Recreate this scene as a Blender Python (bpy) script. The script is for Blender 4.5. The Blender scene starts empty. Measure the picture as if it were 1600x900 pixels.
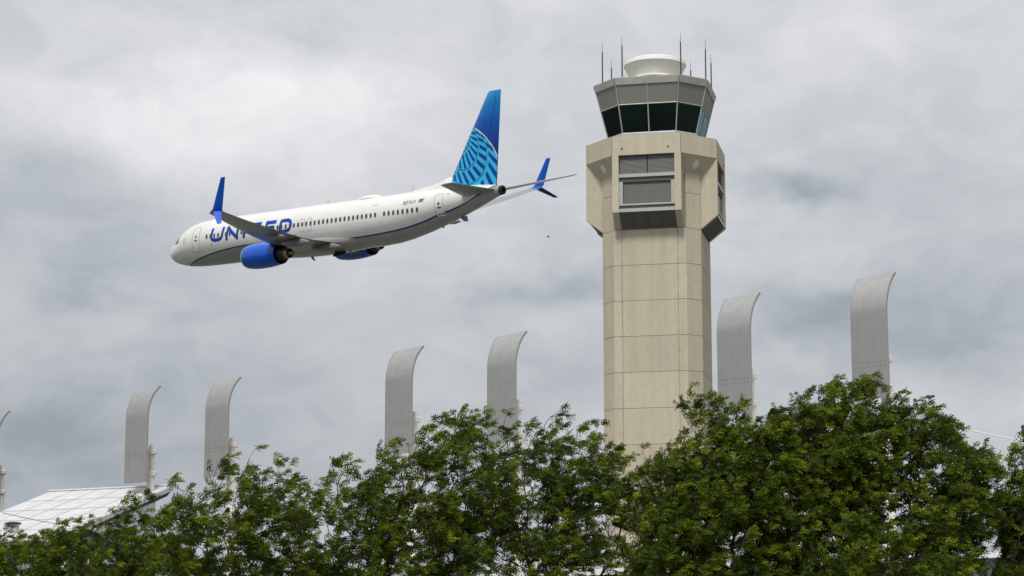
import bpy, math, random
import numpy as np
from mathutils import Vector, Matrix
random.seed(7); np.random.seed(7)
SC = bpy.context.scene
COL = SC.collection
R = math.radians

# ------------------------------------------------------------------ camera, sky, sun, exposure
F_PX = 3600.0; TH = math.atan2(687, F_PX); EYE = 1.7
cam = bpy.data.cameras.new('camera'); cam.lens = 36.0*F_PX/1600; cam.sensor_width = 36
cam.clip_start = .5; cam.clip_end = 20000
camo = bpy.data.objects.new('camera', cam); COL.objects.link(camo)
camo.location = (0, 0, EYE); camo.rotation_euler = (math.pi/2+TH, 0, 0)
SC.camera = camo
SC.view_settings.view_transform = 'Standard'; SC.view_settings.look = 'None'
SC.view_settings.gamma = 1; SC.view_settings.use_curve_mapping = False
SC.view_settings.exposure = 1.12
SUN_EL, SUN_AZ = 57.0, 192.0      # degrees; azimuth clockwise from +Y
sun = bpy.data.lights.new('sun', 'SUN'); sun.energy = 1.5; sun.angle = R(10); sun.color = (1, .965, .91)
suno = bpy.data.objects.new('sun', sun); COL.objects.link(suno)
sd = Vector((math.sin(R(SUN_AZ))*math.cos(R(SUN_EL)), math.cos(R(SUN_AZ))*math.cos(R(SUN_EL)), math.sin(R(SUN_EL))))
suno.rotation_euler = sd.to_track_quat('Z', 'Y').to_euler(); suno.location = sd*300

def ray(px, py):
    x = (px-800)/F_PX; u = (450-py)/F_PX
    return np.array([x, math.cos(TH)-u*math.sin(TH), math.sin(TH)+u*math.cos(TH)])
def at(px, py, Y):
    """world point seen at photo pixel (px, py), standing at distance Y"""
    d = ray(px, py); k = Y/d[1]
    return Vector((d[0]*k, Y, EYE+d[2]*k))

W = bpy.data.worlds.new('World'); SC.world = W; W.use_nodes = True
def build_sky():
    nt = W.node_tree; N = nt.nodes; L = nt.links; N.clear()
    def nd(t, **k):
        n = N.new(t)
        for a, b in k.items(): setattr(n, a, b)
        return n
    def math_(op, a, b=None, c=None):
        n = nd('ShaderNodeMath', operation=op)
        for i, v in enumerate((a, b, c)):
            if v is None: continue
            if isinstance(v, (int, float)): n.inputs[i].default_value = v
            else: L.new(v, n.inputs[i])
        return n.outputs[0]
    out = nd('ShaderNodeOutputWorld')
    tc = nd('ShaderNodeTexCoord')
    def noise(scale, stretch, detail=6, rough=.55, off=(0, 0, 0), dist=0):
        m = nd('ShaderNodeMapping'); m.inputs['Scale'].default_value = stretch; m.inputs['Location'].default_value = off
        L.new(tc.outputs['Generated'], m.inputs['Vector'])
        n = nd('ShaderNodeTexNoise'); n.inputs['Scale'].default_value = scale; n.inputs['Detail'].default_value = detail
        n.inputs['Roughness'].default_value = rough; n.inputs['Distortion'].default_value = dist
        L.new(m.outputs[0], n.inputs['Vector']); return n
    big = noise(7, (1, 1, 1.9), 5, .5, (3.1, 0, 1.7), .4)
    fine = noise(26, (1, 1, 1.8), 8, .6, (1, 5, 2), .6)
    warp = noise(14, (1, 1, 1.4), 4, .55, (8, 2, 4))
    wv = nd('ShaderNodeVectorMath', operation='MULTIPLY_ADD')
    L.new(warp.outputs['Color'], wv.inputs[0]); wv.inputs[1].default_value = (.09, .0, .06); wv.inputs[2].default_value = (-.045, 0, -.03)
    dirw = nd('ShaderNodeVectorMath', operation='ADD'); L.new(tc.outputs['Generated'], dirw.inputs[0]); L.new(wv.outputs[0], dirw.inputs[1])
    def blob(px, py, rx, ry):
        d = ray(px, py); d = d/np.linalg.norm(d)
        s = nd('ShaderNodeVectorMath', operation='SUBTRACT'); L.new(dirw.outputs[0], s.inputs[0]); s.inputs[1].default_value = d
        k = nd('ShaderNodeVectorMath', operation='MULTIPLY'); L.new(s.outputs[0], k.inputs[0])
        k.inputs[1].default_value = (F_PX/rx, F_PX/rx, F_PX/ry)
        q = nd('ShaderNodeVectorMath', operation='DOT_PRODUCT'); L.new(k.outputs[0], q.inputs[0]); L.new(k.outputs[0], q.inputs[1])
        return math_('EXPONENT', math_('MULTIPLY', q.outputs['Value'], -1.0))
    v = math_('MULTIPLY_ADD', big.outputs['Fac'], .55, .20)
    v = math_('ADD', v, math_('MULTIPLY_ADD', fine.outputs['Fac'], .44, -.22))
    for px, py, rx, ry, a in CLOUDS:
        v = math_('ADD', v, math_('MULTIPLY', blob(px, py, rx, ry), a))
    ramp = nd('ShaderNodeValToRGB'); L.new(v, ramp.inputs['Fac'])
    e = ramp.color_ramp.elements
    e[0].position = .12; e[0].color = (.150, .168, .186, 1)
    e[1].position = .95; e[1].color = (.400, .392, .398, 1)
    m = ramp.color_ramp.elements.new(.38); m.color = (.226, .238, .250, 1)
    m = ramp.color_ramp.elements.new(.62); m.color = (.292, .294, .304, 1)
    # overcast luminance: the zenith of a cloud deck is brighter than its horizon
    sep = nd('ShaderNodeSeparateXYZ'); L.new(tc.outputs['Generated'], sep.inputs[0])
    up = math_('MAXIMUM', sep.outputs['Z'], 0.0)
    lum = math_('MULTIPLY_ADD', up, .95, .86)
    cl = nd('ShaderNodeBackground'); L.new(ramp.outputs[0], cl.inputs['Color']); L.new(lum, cl.inputs['Strength'])
    sky = nd('ShaderNodeTexSky', sky_type='NISHITA'); sky.sun_disc = False
    sky.sun_elevation = R(SUN_EL); sky.sun_rotation = R(SUN_AZ)
    bg = nd('ShaderNodeBackground'); L.new(sky.outputs[0], bg.inputs['Color']); bg.inputs['Strength'].default_value = .05
    mx = nd('ShaderNodeMixShader'); mx.inputs[0].default_value = .94
    L.new(bg.outputs[0], mx.inputs[1]); L.new(cl.outputs[0], mx.inputs[2]); L.new(mx.outputs[0], out.inputs['Surface'])
# cloud masses where the photograph has them: (px, py, radius x, radius y, + bright / - dark)
CLOUDS = [(300, 150, 330, 110, .36), (520, 60, 160, 50, -.08), (120, 70, 160, 50, -.10), (95, 480, 60, 42, -.22), (300, 440, 200, 70, -.05),
          (1215, 285, 95, 26, -.30), (860, 455, 110, 34, -.28), (1240, 470, 110, 50, -.24), (1500, 500, 190, 80, -.26), (1330, 560, 130, 60, -.12),
          (170, 530, 160, 40, .08), (560, 230, 260, 120, .14), (1100, 110, 300, 120, .04), (900, 590, 140, 60, -.10), (1500, 640, 160, 50, .10), (120, 680, 330, 95, -.34), (60, 300, 120, 90, -.06), (880, 380, 140, 50, .04), (1230, 385, 150, 35, .09), (1330, 100, 250, 80, .10), (1230, 545, 90, 25, .10)]
build_sky()

# ------------------------------------------------------------------ helpers
def lin(c): return tuple((v/12.92 if v <= .04045 else ((v+.055)/1.055)**2.4) for v in c)
def mat(name, col, rough=.6, metal=0., noise=None, bump=None, spec=.5, coat=0., trans=None):
    """principled material; noise = (scale, amount, second colour), bump = (scale, strength, distance)"""
    m = bpy.data.materials.new(name); m.use_nodes = True
    nt = m.node_tree; N = nt.nodes; L = nt.links; b = N['Principled BSDF']
    b.inputs['Base Color'].default_value = (*col, 1); b.inputs['Roughness'].default_value = rough
    b.inputs['Metallic'].default_value = metal; b.inputs['Specular IOR Level'].default_value = spec
    b.inputs['Coat Weight'].default_value = coat; b.inputs['Coat Roughness'].default_value = .08
    tc = N.new('ShaderNodeTexCoord')
    if noise:
        sc, c2, stretch = noise
        mp = N.new('ShaderNodeMapping'); mp.inputs['Scale'].default_value = stretch; L.new(tc.outputs['Object'], mp.inputs[0])
        n = N.new('ShaderNodeTexNoise'); n.inputs['Scale'].default_value = sc; n.inputs['Detail'].default_value = 7; n.inputs['Roughness'].default_value = .65
        L.new(mp.outputs[0], n.inputs['Vector'])
        cr = N.new('ShaderNodeValToRGB'); cr.color_ramp.elements[0].position = .35; cr.color_ramp.elements[1].position = .68
        cr.color_ramp.elements[0].color = (*col, 1); cr.color_ramp.elements[1].color = (*c2, 1)
        L.new(n.outputs['Fac'], cr.inputs[0]); L.new(cr.outputs[0], b.inputs['Base Color'])
    if bump:
        n2 = N.new('ShaderNodeTexNoise'); n2.inputs['Scale'].default_value = bump[0]; n2.inputs['Detail'].default_value = 4
        L.new(tc.outputs['Object'], n2.inputs['Vector'])
        bp = N.new('ShaderNodeBump'); bp.inputs['Strength'].default_value = bump[1]; bp.inputs['Distance'].default_value = bump[2]
        L.new(n2.outputs['Fac'], bp.inputs['Height']); L.new(bp.outputs[0], b.inputs['Normal'])
    return m

class MB:
    def __init__(s): s.v = []; s.f = []
    def add(s, v, f):
        o = len(s.v); s.v += [tuple(p) for p in v]; s.f += [tuple(i+o for i in q) for q in f]; return s
    def box(s, x0, x1, y0, y1, z0, z1, M=None):
        v = [Vector((x, y, z)) for z in (z0, z1) for x, y in ((x0, y0), (x1, y0), (x1, y1), (x0, y1))]
        if M is not None: v = [M @ p for p in v]
        return s.add(v, [(0, 3, 2, 1), (4, 5, 6, 7), (0, 1, 5, 4), (1, 2, 6, 5), (2, 3, 7, 6), (3, 0, 4, 7)])
    def hexa(s, a, b):
        """solid between two quads a and b, both in the same winding"""
        return s.add(list(a)+list(b), [(0, 3, 2, 1), (4, 5, 6, 7), (0, 1, 5, 4), (1, 2, 6, 5), (2, 3, 7, 6), (3, 0, 4, 7)])
    def prism(s, poly, z0, z1):
        n = len(poly)
        return s.add([(x, y, z0) for x, y in poly]+[(x, y, z1) for x, y in poly],
                     [tuple(range(n-1, -1, -1)), tuple(range(n, 2*n))]+[(i, (i+1) % n, n+(i+1) % n, n+i) for i in range(n)])
    def loft(s, rings, cap0=True, cap1=True, closed=True):
        o = len(s.v); n = len(rings[0])
        for r in rings: s.v += [tuple(p) for p in r]
        for k in range(len(rings)-1):
            for i in range(n if closed else n-1):
                j = (i+1) % n
                s.f.append((o+k*n+i, o+k*n+j, o+(k+1)*n+j, o+(k+1)*n+i))
        if cap0: s.f.append(tuple(o+i for i in range(n-1, -1, -1)))
        if cap1: s.f.append(tuple(o+(len(rings)-1)*n+i for i in range(n)))
        return s
    def lathe(s, prof, n=24, M=None, cap0=True, cap1=True):
        """prof: list of (radius, height) turned about Z, then moved by M"""
        rings = []
        for r, h in prof:
            ring = [Vector((r*math.cos(2*math.pi*i/n), r*math.sin(2*math.pi*i/n), h)) for i in range(n)]
            rings.append([M @ p for p in ring] if M is not None else ring)
        return s.loft(rings, cap0, cap1)
    def tube(s, p, q, r0, r1=None, n=8):
        p = Vector(p); q = Vector(q); d = q-p
        M = Matrix.Translation(p) @ d.to_track_quat('Z', 'Y').to_matrix().to_4x4()
        return s.lathe([(r0, 0), (r0 if r1 is None else r1, d.length)], n, M)
    def mesh(s, name, m, smooth=False, auto=None):
        me = bpy.data.meshes.new(name); me.from_pydata(s.v, [], s.f); me.validate(clean_customdata=False)
        for k in (m if isinstance(m, (list, tuple)) else [m]): me.materials.append(k)
        import bmesh
        bm = bmesh.new(); bm.from_mesh(me); bmesh.ops.recalc_face_normals(bm, faces=bm.faces); bm.to_mesh(me); bm.free()
        if smooth:
            me.polygons.foreach_set('use_smooth', [True]*len(me.polygons))
            if auto: me.set_sharp_from_angle(angle=R(auto))
        me.update(); return me
    def build(s, name, m, parent=None, smooth=False, auto=35, **props):
        return link(name, s.mesh(name, m, smooth, auto), parent, **props)
def link(name, me, parent=None, **props):
    o = bpy.data.objects.new(name, me); COL.objects.link(o); o.parent = parent
    for k, v in props.items(): o[k] = v
    return o
def thing(name, loc, label, cat, rotz=0, group=None):
    o = bpy.data.objects.new(name, None); COL.objects.link(o); o.location = loc; o.rotation_euler = (0, 0, rotz); o.empty_display_size = .5
    o['label'] = label; o['category'] = cat
    if group: o['group'] = group
    return o
def copy_tree(o, parent=None):
    c = o.copy(); COL.objects.link(c); c.parent = parent
    for ch in list(o.children): copy_tree(ch, c)
    return c

# ------------------------------------------------------------------ ground
mg = mat('grass_ground', (.055, .062, .040), .9, noise=(.35, (.075, .078, .055), (1, 1, 1)), bump=(8, .5, .05))
g = MB(); S = 9000
g.add([(-S, -S, 0), (S, -S, 0), (S, S, 0), (-S, S, 0)], [(0, 1, 2, 3)])
g.build('ground', mg, kind='structure')
ma = mat('asphalt', (.05, .05, .052), .85, noise=(2, (.06, .06, .062), (1, 1, 1)))
g = MB(); g.add([(-300, 84, .004), (300, 84, .004), (300, 104, .004), (-300, 104, .004)], [(0, 1, 2, 3)]); g.build('road', ma, kind='structure')

# ------------------------------------------------------------------ control tower
def tower():
    Y0 = 180.0
    X0 = at(1028, 500, Y0).x
    t = thing('control_tower', (X0, Y0, 0), 'tall beige concrete control tower with dark slanted cab windows and roof antennas', 'control tower', R(-12))
    M = Matrix.Translation((X0, Y0, 0)) @ Matrix.Rotation(R(-12), 4, 'Z')
    Mi = M.inverted()
    def zf(py, w):           # height of photo row py on the front face standing w in front of the axis
        return at(1018, py, Y0-w*math.cos(R(12))).z
    conc = mat('aggregate_concrete', (.47, .425, .325), .9, noise=(3.0, (.43, .385, .29), (1, 1, .55)), bump=(26, .35, .03))
    # exposed aggregate: a second, fine speckle and faint vertical weather streaks
    nt = conc.node_tree; N = nt.nodes; L = nt.links
    b = N['Principled BSDF']; src = b.inputs['Base Color'].links[0].from_socket
    ge = N.new('ShaderNodeNewGeometry')
    n1 = N.new('ShaderNodeTexNoise'); n1.inputs['Scale'].default_value = 9; n1.inputs['Detail'].default_value = 3; L.new(ge.outputs['Position'], n1.inputs['Vector'])
    mp = N.new('ShaderNodeMapping'); mp.inputs['Scale'].default_value = (1.6, 1.6, .09); L.new(ge.outputs['Position'], mp.inputs[0])
    n2 = N.new('ShaderNodeTexNoise'); n2.inputs['Scale'].default_value = 1; n2.inputs['Detail'].default_value = 6; L.new(mp.outputs[0], n2.inputs['Vector'])
    r1 = N.new('ShaderNodeMapRange'); L.new(n1.outputs['Fac'], r1.inputs[0]); r1.inputs[1].default_value = .3; r1.inputs[2].default_value = .7; r1.inputs[3].default_value = .92; r1.inputs[4].default_value = 1.07
    r2 = N.new('ShaderNodeMapRange'); L.new(n2.outputs['Fac'], r2.inputs[0]); r2.inputs[1].default_value = .35; r2.inputs[2].default_value = .7; r2.inputs[3].default_value = .91; r2.inputs[4].default_value = 1.04
    oi = N.new('ShaderNodeObjectInfo')
    r3 = N.new('ShaderNodeMapRange'); L.new(oi.outputs['Random'], r3.inputs[0]); r3.inputs[3].default_value = .935; r3.inputs[4].default_value = 1.045
    mm = N.new('ShaderNodeMath'); mm.operation = 'MULTIPLY'; L.new(r1.outputs[0], mm.inputs[0]); L.new(r2.outputs[0], mm.inputs[1])
    m3 = N.new('ShaderNodeMath'); m3.operation = 'MULTIPLY'; L.new(mm.outputs[0], m3.inputs[0]); L.new(r3.outputs[0], m3.inputs[1])
    vm = N.new('ShaderNodeVectorMath'); vm.operation = 'SCALE'; L.new(src, vm.inputs[0]); L.new(m3.outputs[0], vm.inputs['Scale']); L.new(vm.outputs[0], b.inputs['Base Color'])
    joint = mat('joint_sealant', (.25, .22, .17), .9)
    metal = mat('aluminium_trim', (.42, .42, .40), .45, .3, noise=(3, (.36, .36, .34), (1, 1, 1)))
    white = mat('white_radome', (.74, .73, .67), .5, noise=(2, (.66, .65, .58), (1, 1, .4)))
    capw = mat('bright_white_cap', (.85, .85, .83), .4)
    grey = mat('grey_spandrel', (.20, .20, .18), .6, noise=(14, (.165, .165, .15), (1, 1, 1)), bump=(30, .2, .02))
    fasc = mat('pale_fascia', (.43, .415, .36), .6, noise=(1.5, (.36, .345, .30), (1, 1, .3)))
    glass = mat('dark_cab_glass', (.008, .014, .014), .3, spec=0)
    gn = glass.node_tree; gtr = gn.nodes.new('ShaderNodeBsdfTransparent'); gtr.inputs['Color'].default_value = (.58, .64, .63, 1); gl = gn.nodes.new('ShaderNodeBsdfGlossy'); gl.inputs['Color'].default_value = (.42, .66, .70, 1); gl.inputs['Roughness'].default_value = .04
    fr = gn.nodes.new('ShaderNodeFresnel'); fr.inputs['IOR'].default_value = 1.52; gm = gn.nodes.new('ShaderNodeMixShader')
    gn.links.new(fr.outputs[0], gm.inputs[0]); gn.links.new(gtr.outputs[0], gm.inputs[1]); gn.links.new(gl.outputs[0], gm.inputs[2]); gn.links.new(gm.outputs[0], gn.nodes['Material Output'].inputs['Surface'])
    louv = mat('dark_louvre', (.075, .075, .072), .6, .1); slat = mat('louvre_slat_grey', (.20, .20, .195), .55, .1)
    pane = mat('grey_window_blind_glass', (.13, .135, .125), .22, noise=(1.2, (.11, .115, .105), (1, 1, 1)))
    soff = mat('brown_soffit_panel', (.095, .085, .07), .7, noise=(4, (.08, .07, .06), (1, 1, 1)))
    dark = mat('dark_void', (.02, .02, .02), .9)
    def octa(w, fh):        # counter-clockwise, starting at the left end of the front face
        return [(-fh, -w), (fh, -w), (w, -fh), (w, fh), (fh, w), (-fh, w), (-w, fh), (-w, -fh)]
    # --- shaft: a sealed core with precast panels hung on it
    SW, SF = 3.90, 2.88
    zb = zf(694, SW); zt = zf(358, SW); ch = (zt-zb)/6
    z_band0 = zf(240.5, 5.23); z_band1 = zf(210.5, 5.23); z_bay0 = zf(329.5, 5.23)
    core = MB(); core.prism(octa(SW-.05, SF-.02), 0, z_band1-.3); core.build('shaft', joint, t)
    lower = MB(); lower.prism(octa(SW, SF), 0, zb-2*ch-.02); lower.build('shaft_base', conc, t)
    seg = []
    o = octa(SW, SF)
    for i in range(8):
        a = Vector((*o[i], 0)); c = Vector((*o[(i+1) % 8], 0)); Ln = (c-a).length; d = (c-a)/Ln
        if i % 2 == 0: cuts = [0, Ln/2-2.2, Ln/2+2.2, Ln]
        else: cuts = [0, Ln]
        for q0, q1 in zip(cuts, cuts[1:]): seg.append((i, a, d, q0, q1))
    gap = .016
    for i, a, d, q0, q1 in seg:
        n = Vector((d.y, -d.x, 0))
        p0 = a+d*(q0+(gap if q0 > 0 else .004)); p1 = a+d*(q1-(gap if q1 < (Vector((*o[(i+1) % 8], 0))-a).length-.01 else .004))
        mb = MB(); lo = gap; hi = ch-gap
        quad = lambda z, e: [p0-n*.07+Vector((0, 0, z)), p0+Vector((0, 0, z)), p1+Vector((0, 0, z)), p1-n*.07+Vector((0, 0, z))]
        mb.hexa(quad(lo, 0), quad(hi, 0)); me = mb.mesh('concrete_panel', conc)
        for k in range(-2, 8):
            z = zb+k*ch
            if k >= 6 and i % 2 == 0: continue
            if k == 7: continue
            pnl = link('concrete_panel', me, t); pnl.location = (0, 0, z)
        if i % 2 == 1:     # recessed corner strips behind the bays, up to the soffit
            mb = MB(); mb.hexa(quad(lo, 0), quad(z_band0-.9-(zb+7*ch), 0))
            pnl = mb.build('concrete_panel', conc, t); pnl.location = (0, 0, zb+7*ch)
    # --- ring band round the observation level, eight precast panels
    BW, BF = 5.23, 2.72
    ob = octa(BW, BF)
    inner = MB(); inner.prism(octa(BW-.08, BF-.03), z_band0+.05, z_band1-.06); inner.build('band_core', joint, t)
    oi_ = octa(BW-.22, BF-.09)
    for i in range(8):
        a, c, a2, c2 = ob[i], ob[(i+1) % 8], oi_[i], oi_[(i+1) % 8]
        def lerp(p, q, u): return (p[0]+(q[0]-p[0])*u, p[1]+(q[1]-p[1])*u)
        e = .005
        q = [lerp(a2, c2, e), lerp(a, c, e), lerp(a, c, 1-e), lerp(a2, c2, 1-e)]
        mb = MB(); mb.hexa([(*p, z_band0) for p in q], [(*p, z_band1) for p in q]); mb.build('band_panel', conc, t)
    ledge = MB(); ledge.prism(octa(BW-.23, BF-.1), z_band1-.058, z_band1-.03); ledge.build('ledge', conc, t)
    # --- corner soffits sloping in from the band to the recessed wall, each with an oval vent
    for k in range(4):
        Mk = Matrix.Rotation(k*math.pi/2, 4, 'Z')
        drop = 1.50
        a = [(BF-.0, -BW+.02, z_band0), (BW-.02, -BF, z_band0), (SW, -BF, z_band0-drop), (BF, -SW, z_band0-drop)]
        bq = [(p[0]*.97, p[1]*.97, p[2]+.14) for p in a]
        mb = MB(); mb.hexa([Mk @ Vector(p) for p in a], [Mk @ Vector(p) for p in bq]); mb.build('corner_soffit', conc, t)
        ctr = sum((Vector(p) for p in a), Vector())/4; nrm = (Vector(a[1])-Vector(a[0])).cross(Vector(a[3])-Vector(a[0])).normalized()
        if nrm.z > 0: nrm = -nrm
        right = (Vector(a[1])-Vector(a[0])).normalized(); upv = nrm.cross(right)
        if upv.z < 0: upv = -upv
        B = Mk @ Matrix(((right.x, upv.x, nrm.x, ctr.x), (right.y, upv.y, nrm.y, ctr.y), (right.z, upv.z, nrm.z, ctr.z+.12), (0, 0, 0, 1)))
        mb = MB(); mb.lathe([(.40, -.05), (.40, .03), (.33, .035)], 20, B @ Matrix.Diagonal((.8, 1.1, 1, 1)))
        vent = mb.build('soffit_vent', dark, t)
        mb = MB()
        for j in range(-2, 3): mb.box(-.27*(1-.12*j*j), .27*(1-.12*j*j), j*.145-.045, j*.145+.035, .036, .07, B)
        mb.build('vent_slats', capw, vent, kind='stuff')
    # --- four bays with louvre, window and sloping underside
    zl0 = zf(362/4.5+190, 5.1); zs0 = zf(385/4.5+190, 5.1); zr0 = zf(415/4.5+190, 5.1)
    zp0 = zf(572/4.5+190, 5.1); zs1 = zf(584/4.5+190, 5.1); zq0 = zf(606/4.5+190, 5.1)
    slope = 1.30
    for k in range(4):
        Mk = Matrix.Rotation(k*math.pi/2, 4, 'Z')
        w_in = 2.20
        for s in (-1, 1):      # side walls (pilasters), their feet cut on the slope
            x0, x1 = sorted((s*w_in, s*(BF-.004)))
            top = z_band0+.003
            v = [(x0, -BW, z_bay0), (x1, -BW, z_bay0), (x1, -BW, top), (x0, -BW, top), (x0, -SW+.3, z_bay0-slope), (x1, -SW+.3, z_bay0-slope), (x1, -SW+.3, top), (x0, -SW+.3, top)]
            v = [Mk @ Vector(p) for p in v]
            mb = MB(); mb.add(v, [(0, 1, 2, 3), (4, 7, 6, 5), (0, 4, 5, 1), (1, 5, 6, 2), (2, 6, 7, 3), (3, 7, 4, 0)]); mb.build('bay_wall', conc, t)
        def bx(name, m, x0, x1, yo, z0, z1, depth=.2, parent=t, **kw):
            mb = MB(); mb.box(x0, x1, -BW+yo, -BW+yo+depth, z0, z1, Mk); return mb.build(name, m, parent, **kw)
        w = w_in-.003
        back = bx('bay_back', dark, -w, w, .42, z_bay0-.1, z_band0, .1)
        for x0, x1 in ((-w, -.02), (.02, w)):
            lv = bx('louvre', louv, x0+.05, x1-.01, .30, zl0, z_band0, .06)
            mb = MB(); nS = 15
            for j in range(nS):
                z = zl0+.04+(z_band0-zl0-.06)*j/nS
                q = [(x0+.05, -BW+.24, z), (x1-.01, -BW+.24, z), (x1-.01, -BW+.30, z+.07), (x0+.05, -BW+.30, z+.07)]
                mb.hexa([Mk @ Vector(p) for p in q], [Mk @ (Vector(p)+Vector((0, 0, .022))) for p in q])
            mb.build('louvre_slats', slat, lv, kind='stuff')
        bx('louvre_divider', louv, -.018, .018, .21, zl0, z_band0, .12)
        bx('trim_rail', metal, -w, w, .10, zs0, zl0-.003, .26)
        lb = bx('lower_louvre', louv, -w, w, .27, zr0, zs0-.003, .1)
        mb = MB()
        for j in range(5):
            z = zr0+.03+(zs0-zr0)*j/5; mb.box(-w+.01, w-.01, -BW+.235, -BW+.268, z, z+.03, Mk)
        mb.build('louvre_slats', slat, lb, kind='stuff')
        win = bx('window', pane, -w+.33, w-.33, .26, zp0, zr0-.16, .05)
        bx('window_post', metal, -w, -w+.30, .14, zp0-.0, zr0-.003, .2, win); bx('window_post', metal, w-.30, w, .14, zp0, zr0-.003, .2, win)
        bx('window_head', dark, -w+.303, w-.303, .20, zr0-.15, zr0-.003, .12, win)
        bx('window_sill', metal, -w, w, .10, zs1, zp0-.003, .26, win)
        lb = bx('sill_louvre', louv, -w, w, .22, zq0, zs1-.003, .12)
        mb = MB()
        for j in range(3):
            z = zq0+.02+(zs1-zq0)*j/3; mb.box(-w+.01, w-.01, -BW+.18, -BW+.218, z, z+.025, Mk)
        mb.build('louvre_slats', slat, lb, kind='stuff')
        bx('bottom_rail', metal, -w, w, .07, z_bay0+.005, zq0-.003, .3)
        for j in range(4):     # sloping underside panels
            x0 = -w+j*w/2+.012; x1 = -w+(j+1)*w/2-.012
            q = [(x0, -BW+.10, z_bay0), (x1, -BW+.10, z_bay0), (x1, -SW-.02, z_bay0-slope+.22), (x0, -SW-.02, z_bay0-slope+.22)]
            mb = MB(); mb.hexa([Mk @ Vector(p) for p in q], [Mk @ (Vector(p)+Vector((0, .05, .08))) for p in q]); mb.build('underside_panel', soff, t)
        for s in (-1, 1):
            mb = MB(); mb.lathe([(.07, 0), (.07, .03)], 10, Mk @ Matrix.Translation((s*1.83-.1, -BW-.004, z_band0+.52)) @ Matrix.Rotation(math.pi/2, 4, 'X')); mb.build('drain_hole', dark, t)
    # --- glazed cab flaring outwards
    lev = [(zf(207, 3.53), 3.53, 2.13), (zf(161.5, 4.07), 4.07, 2.33), (zf(130, 4.43), 4.43, 2.50), (zf(119.3, 4.62), 4.58, 2.58)]
    cz0 = lev[0][0]
    mb = MB(); mb.prism(octa(3.62, 2.18), z_band1-.05, cz0); mb.build('cab_sill', metal, t)
    def ringq(l, inset=0): return [Vector((x, y, l[0])) for x, y in octa(l[1]-inset, l[2]-inset*.414)]
    def panel(name, m, A, Bq, i, u0, u1, d, parent=t):
        a, c = A[i], A[(i+1) % 8]; a2, c2 = Bq[i], Bq[(i+1) % 8]
        q = [a.lerp(c, u0), a.lerp(c, u1), a2.lerp(c2, u1), a2.lerp(c2, u0)]
        n = (q[1]-q[0]).cross(q[3]-q[0]).normalized()
        if n.dot(q[0]) < 0: n = -n
        mb = MB(); mb.hexa(q, [p-n*d for p in q]); return mb.build(name, m, parent)
    A = ringq(lev[0], .05); Bm = ringq(lev[1], .05); Cc = ringq(lev[2], .05)
    A2, B2, C2 = ringq(lev[0]), ringq(lev[1]), ringq(lev[2])
    for i in range(8):
        parts = [(0, .5), (.5, 1)] if i % 2 == 0 else [(0, 1)]
        for u0, u1 in parts:
            panel('cab_window', glass, A, Bm, i, u0+.012, u1-.012, .04)
            panel('spandrel_panel', grey, [p+Vector((0, 0, .05)) for p in Bm], Cc, i, u0+.012, u1-.012, .05)
    for i in range(8):
        pts = [0, .5] if i % 2 == 0 else [0]
        for u in pts:
            a = A2[i].lerp(A2[(i+1) % 8], u); c = C2[i].lerp(C2[(i+1) % 8], u)
            mb = MB(); mb.tube(a, c, .052, n=6); mb.build('mullion', metal, t)
        mb = MB(); a, c = B2[i], B2[(i+1) % 8]; mb.tube(a.lerp(c, .01), a.lerp(c, .99), .045, n=6); mb.build('window_rail', metal, t)
        mb = MB(); a, c = A2[i], A2[(i+1) % 8]; mb.tube(a.lerp(c, .01), a.lerp(c, .99), .07, n=6); mb.build('window_rail', metal, t)
    # cab inside: floor, dark ceiling and a ring of consoles
    mb = MB(); mb.prism(octa(3.42, 2.05), cz0+.02, cz0+.06); mb.build('cab_floor', dark, t)
    mb = MB(); mb.prism(octa(4.0, 2.3), lev[1][0]+.02, lev[2][0]-.05); mb.build('cab_ceiling', mat('cab_ceiling_tile', (.22, .22, .21), .9), t)
    mb = MB(); mb.prism(octa(.5, .3), cz0+.07, lev[1][0]+.01); mb.build('cab_column', dark, t)
    for i in range(8):
        a, c = octa(3.0, 1.8)[i], octa(3.0, 1.8)[(i+1) % 8]; a2, c2 = octa(2.3, 1.4)[i], octa(2.3, 1.4)[(i+1) % 8]
        mb = MB(); q = [a, c, c2, a2]; mb.hexa([(*p, cz0+.07) for p in q], [(*p, cz0+.75+.25*(k > 1)) for k, p in enumerate(q)]); mb.build('console', dark, t)
    # fascia in eight lengths and the roof slab
    D, E2 = ringq(lev[2]), ringq(lev[3])
    for i in range(8): panel('roof_fascia', fasc, D, E2, i, .004, .996, .07)
    mb = MB(); mb.prism(octa(4.56, 2.565), lev[3][0]+.004, lev[3][0]+.07); mb.build('roof_edge', metal, t)
    mb = MB(); mb.prism(octa(4.3, 2.4), lev[2][0]+.02, lev[3][0]-.02); mb.build('roof_slab', dark, t)
    # bowl shaped radome
    zr = at(1026, 99.5, Y0).z; zo = at(1026, 127, Y0).z
    rad = MB(); rad.lathe([(1.95, zo), (2.0, zo+.10), (2.10, zo+.35), (2.47, zr-.32), (2.50, zr-.3)], 48); ro = rad.build('radome', white, t, smooth=True)
    cp = MB(); cp.lathe([(2.50, zr-.3), (2.53, zr-.29), (2.53, zr), (2.3, zr+.10), (1.5, zr+.2), (.4, zr+.24)], 48, cap0=False); cp.build('radome_cap', capw, ro, smooth=True)
    cp = MB(); cp.lathe([(1.85, lev[3][0]), (1.85, zo-.005)], 40); cp.build('radome_base', dark, ro, smooth=True)
    cp = MB(); cp.lathe([(2.0, zo-.02), (2.09, zo-.015), (2.09, zo+.07), (2.0, zo+.075)], 48, cap0=False, cap1=False); cp.build('radome_ring', capw, ro, smooth=True)
    # whip antennas
    black = mat('antenna_black', (.03, .03, .035), .6)
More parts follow.
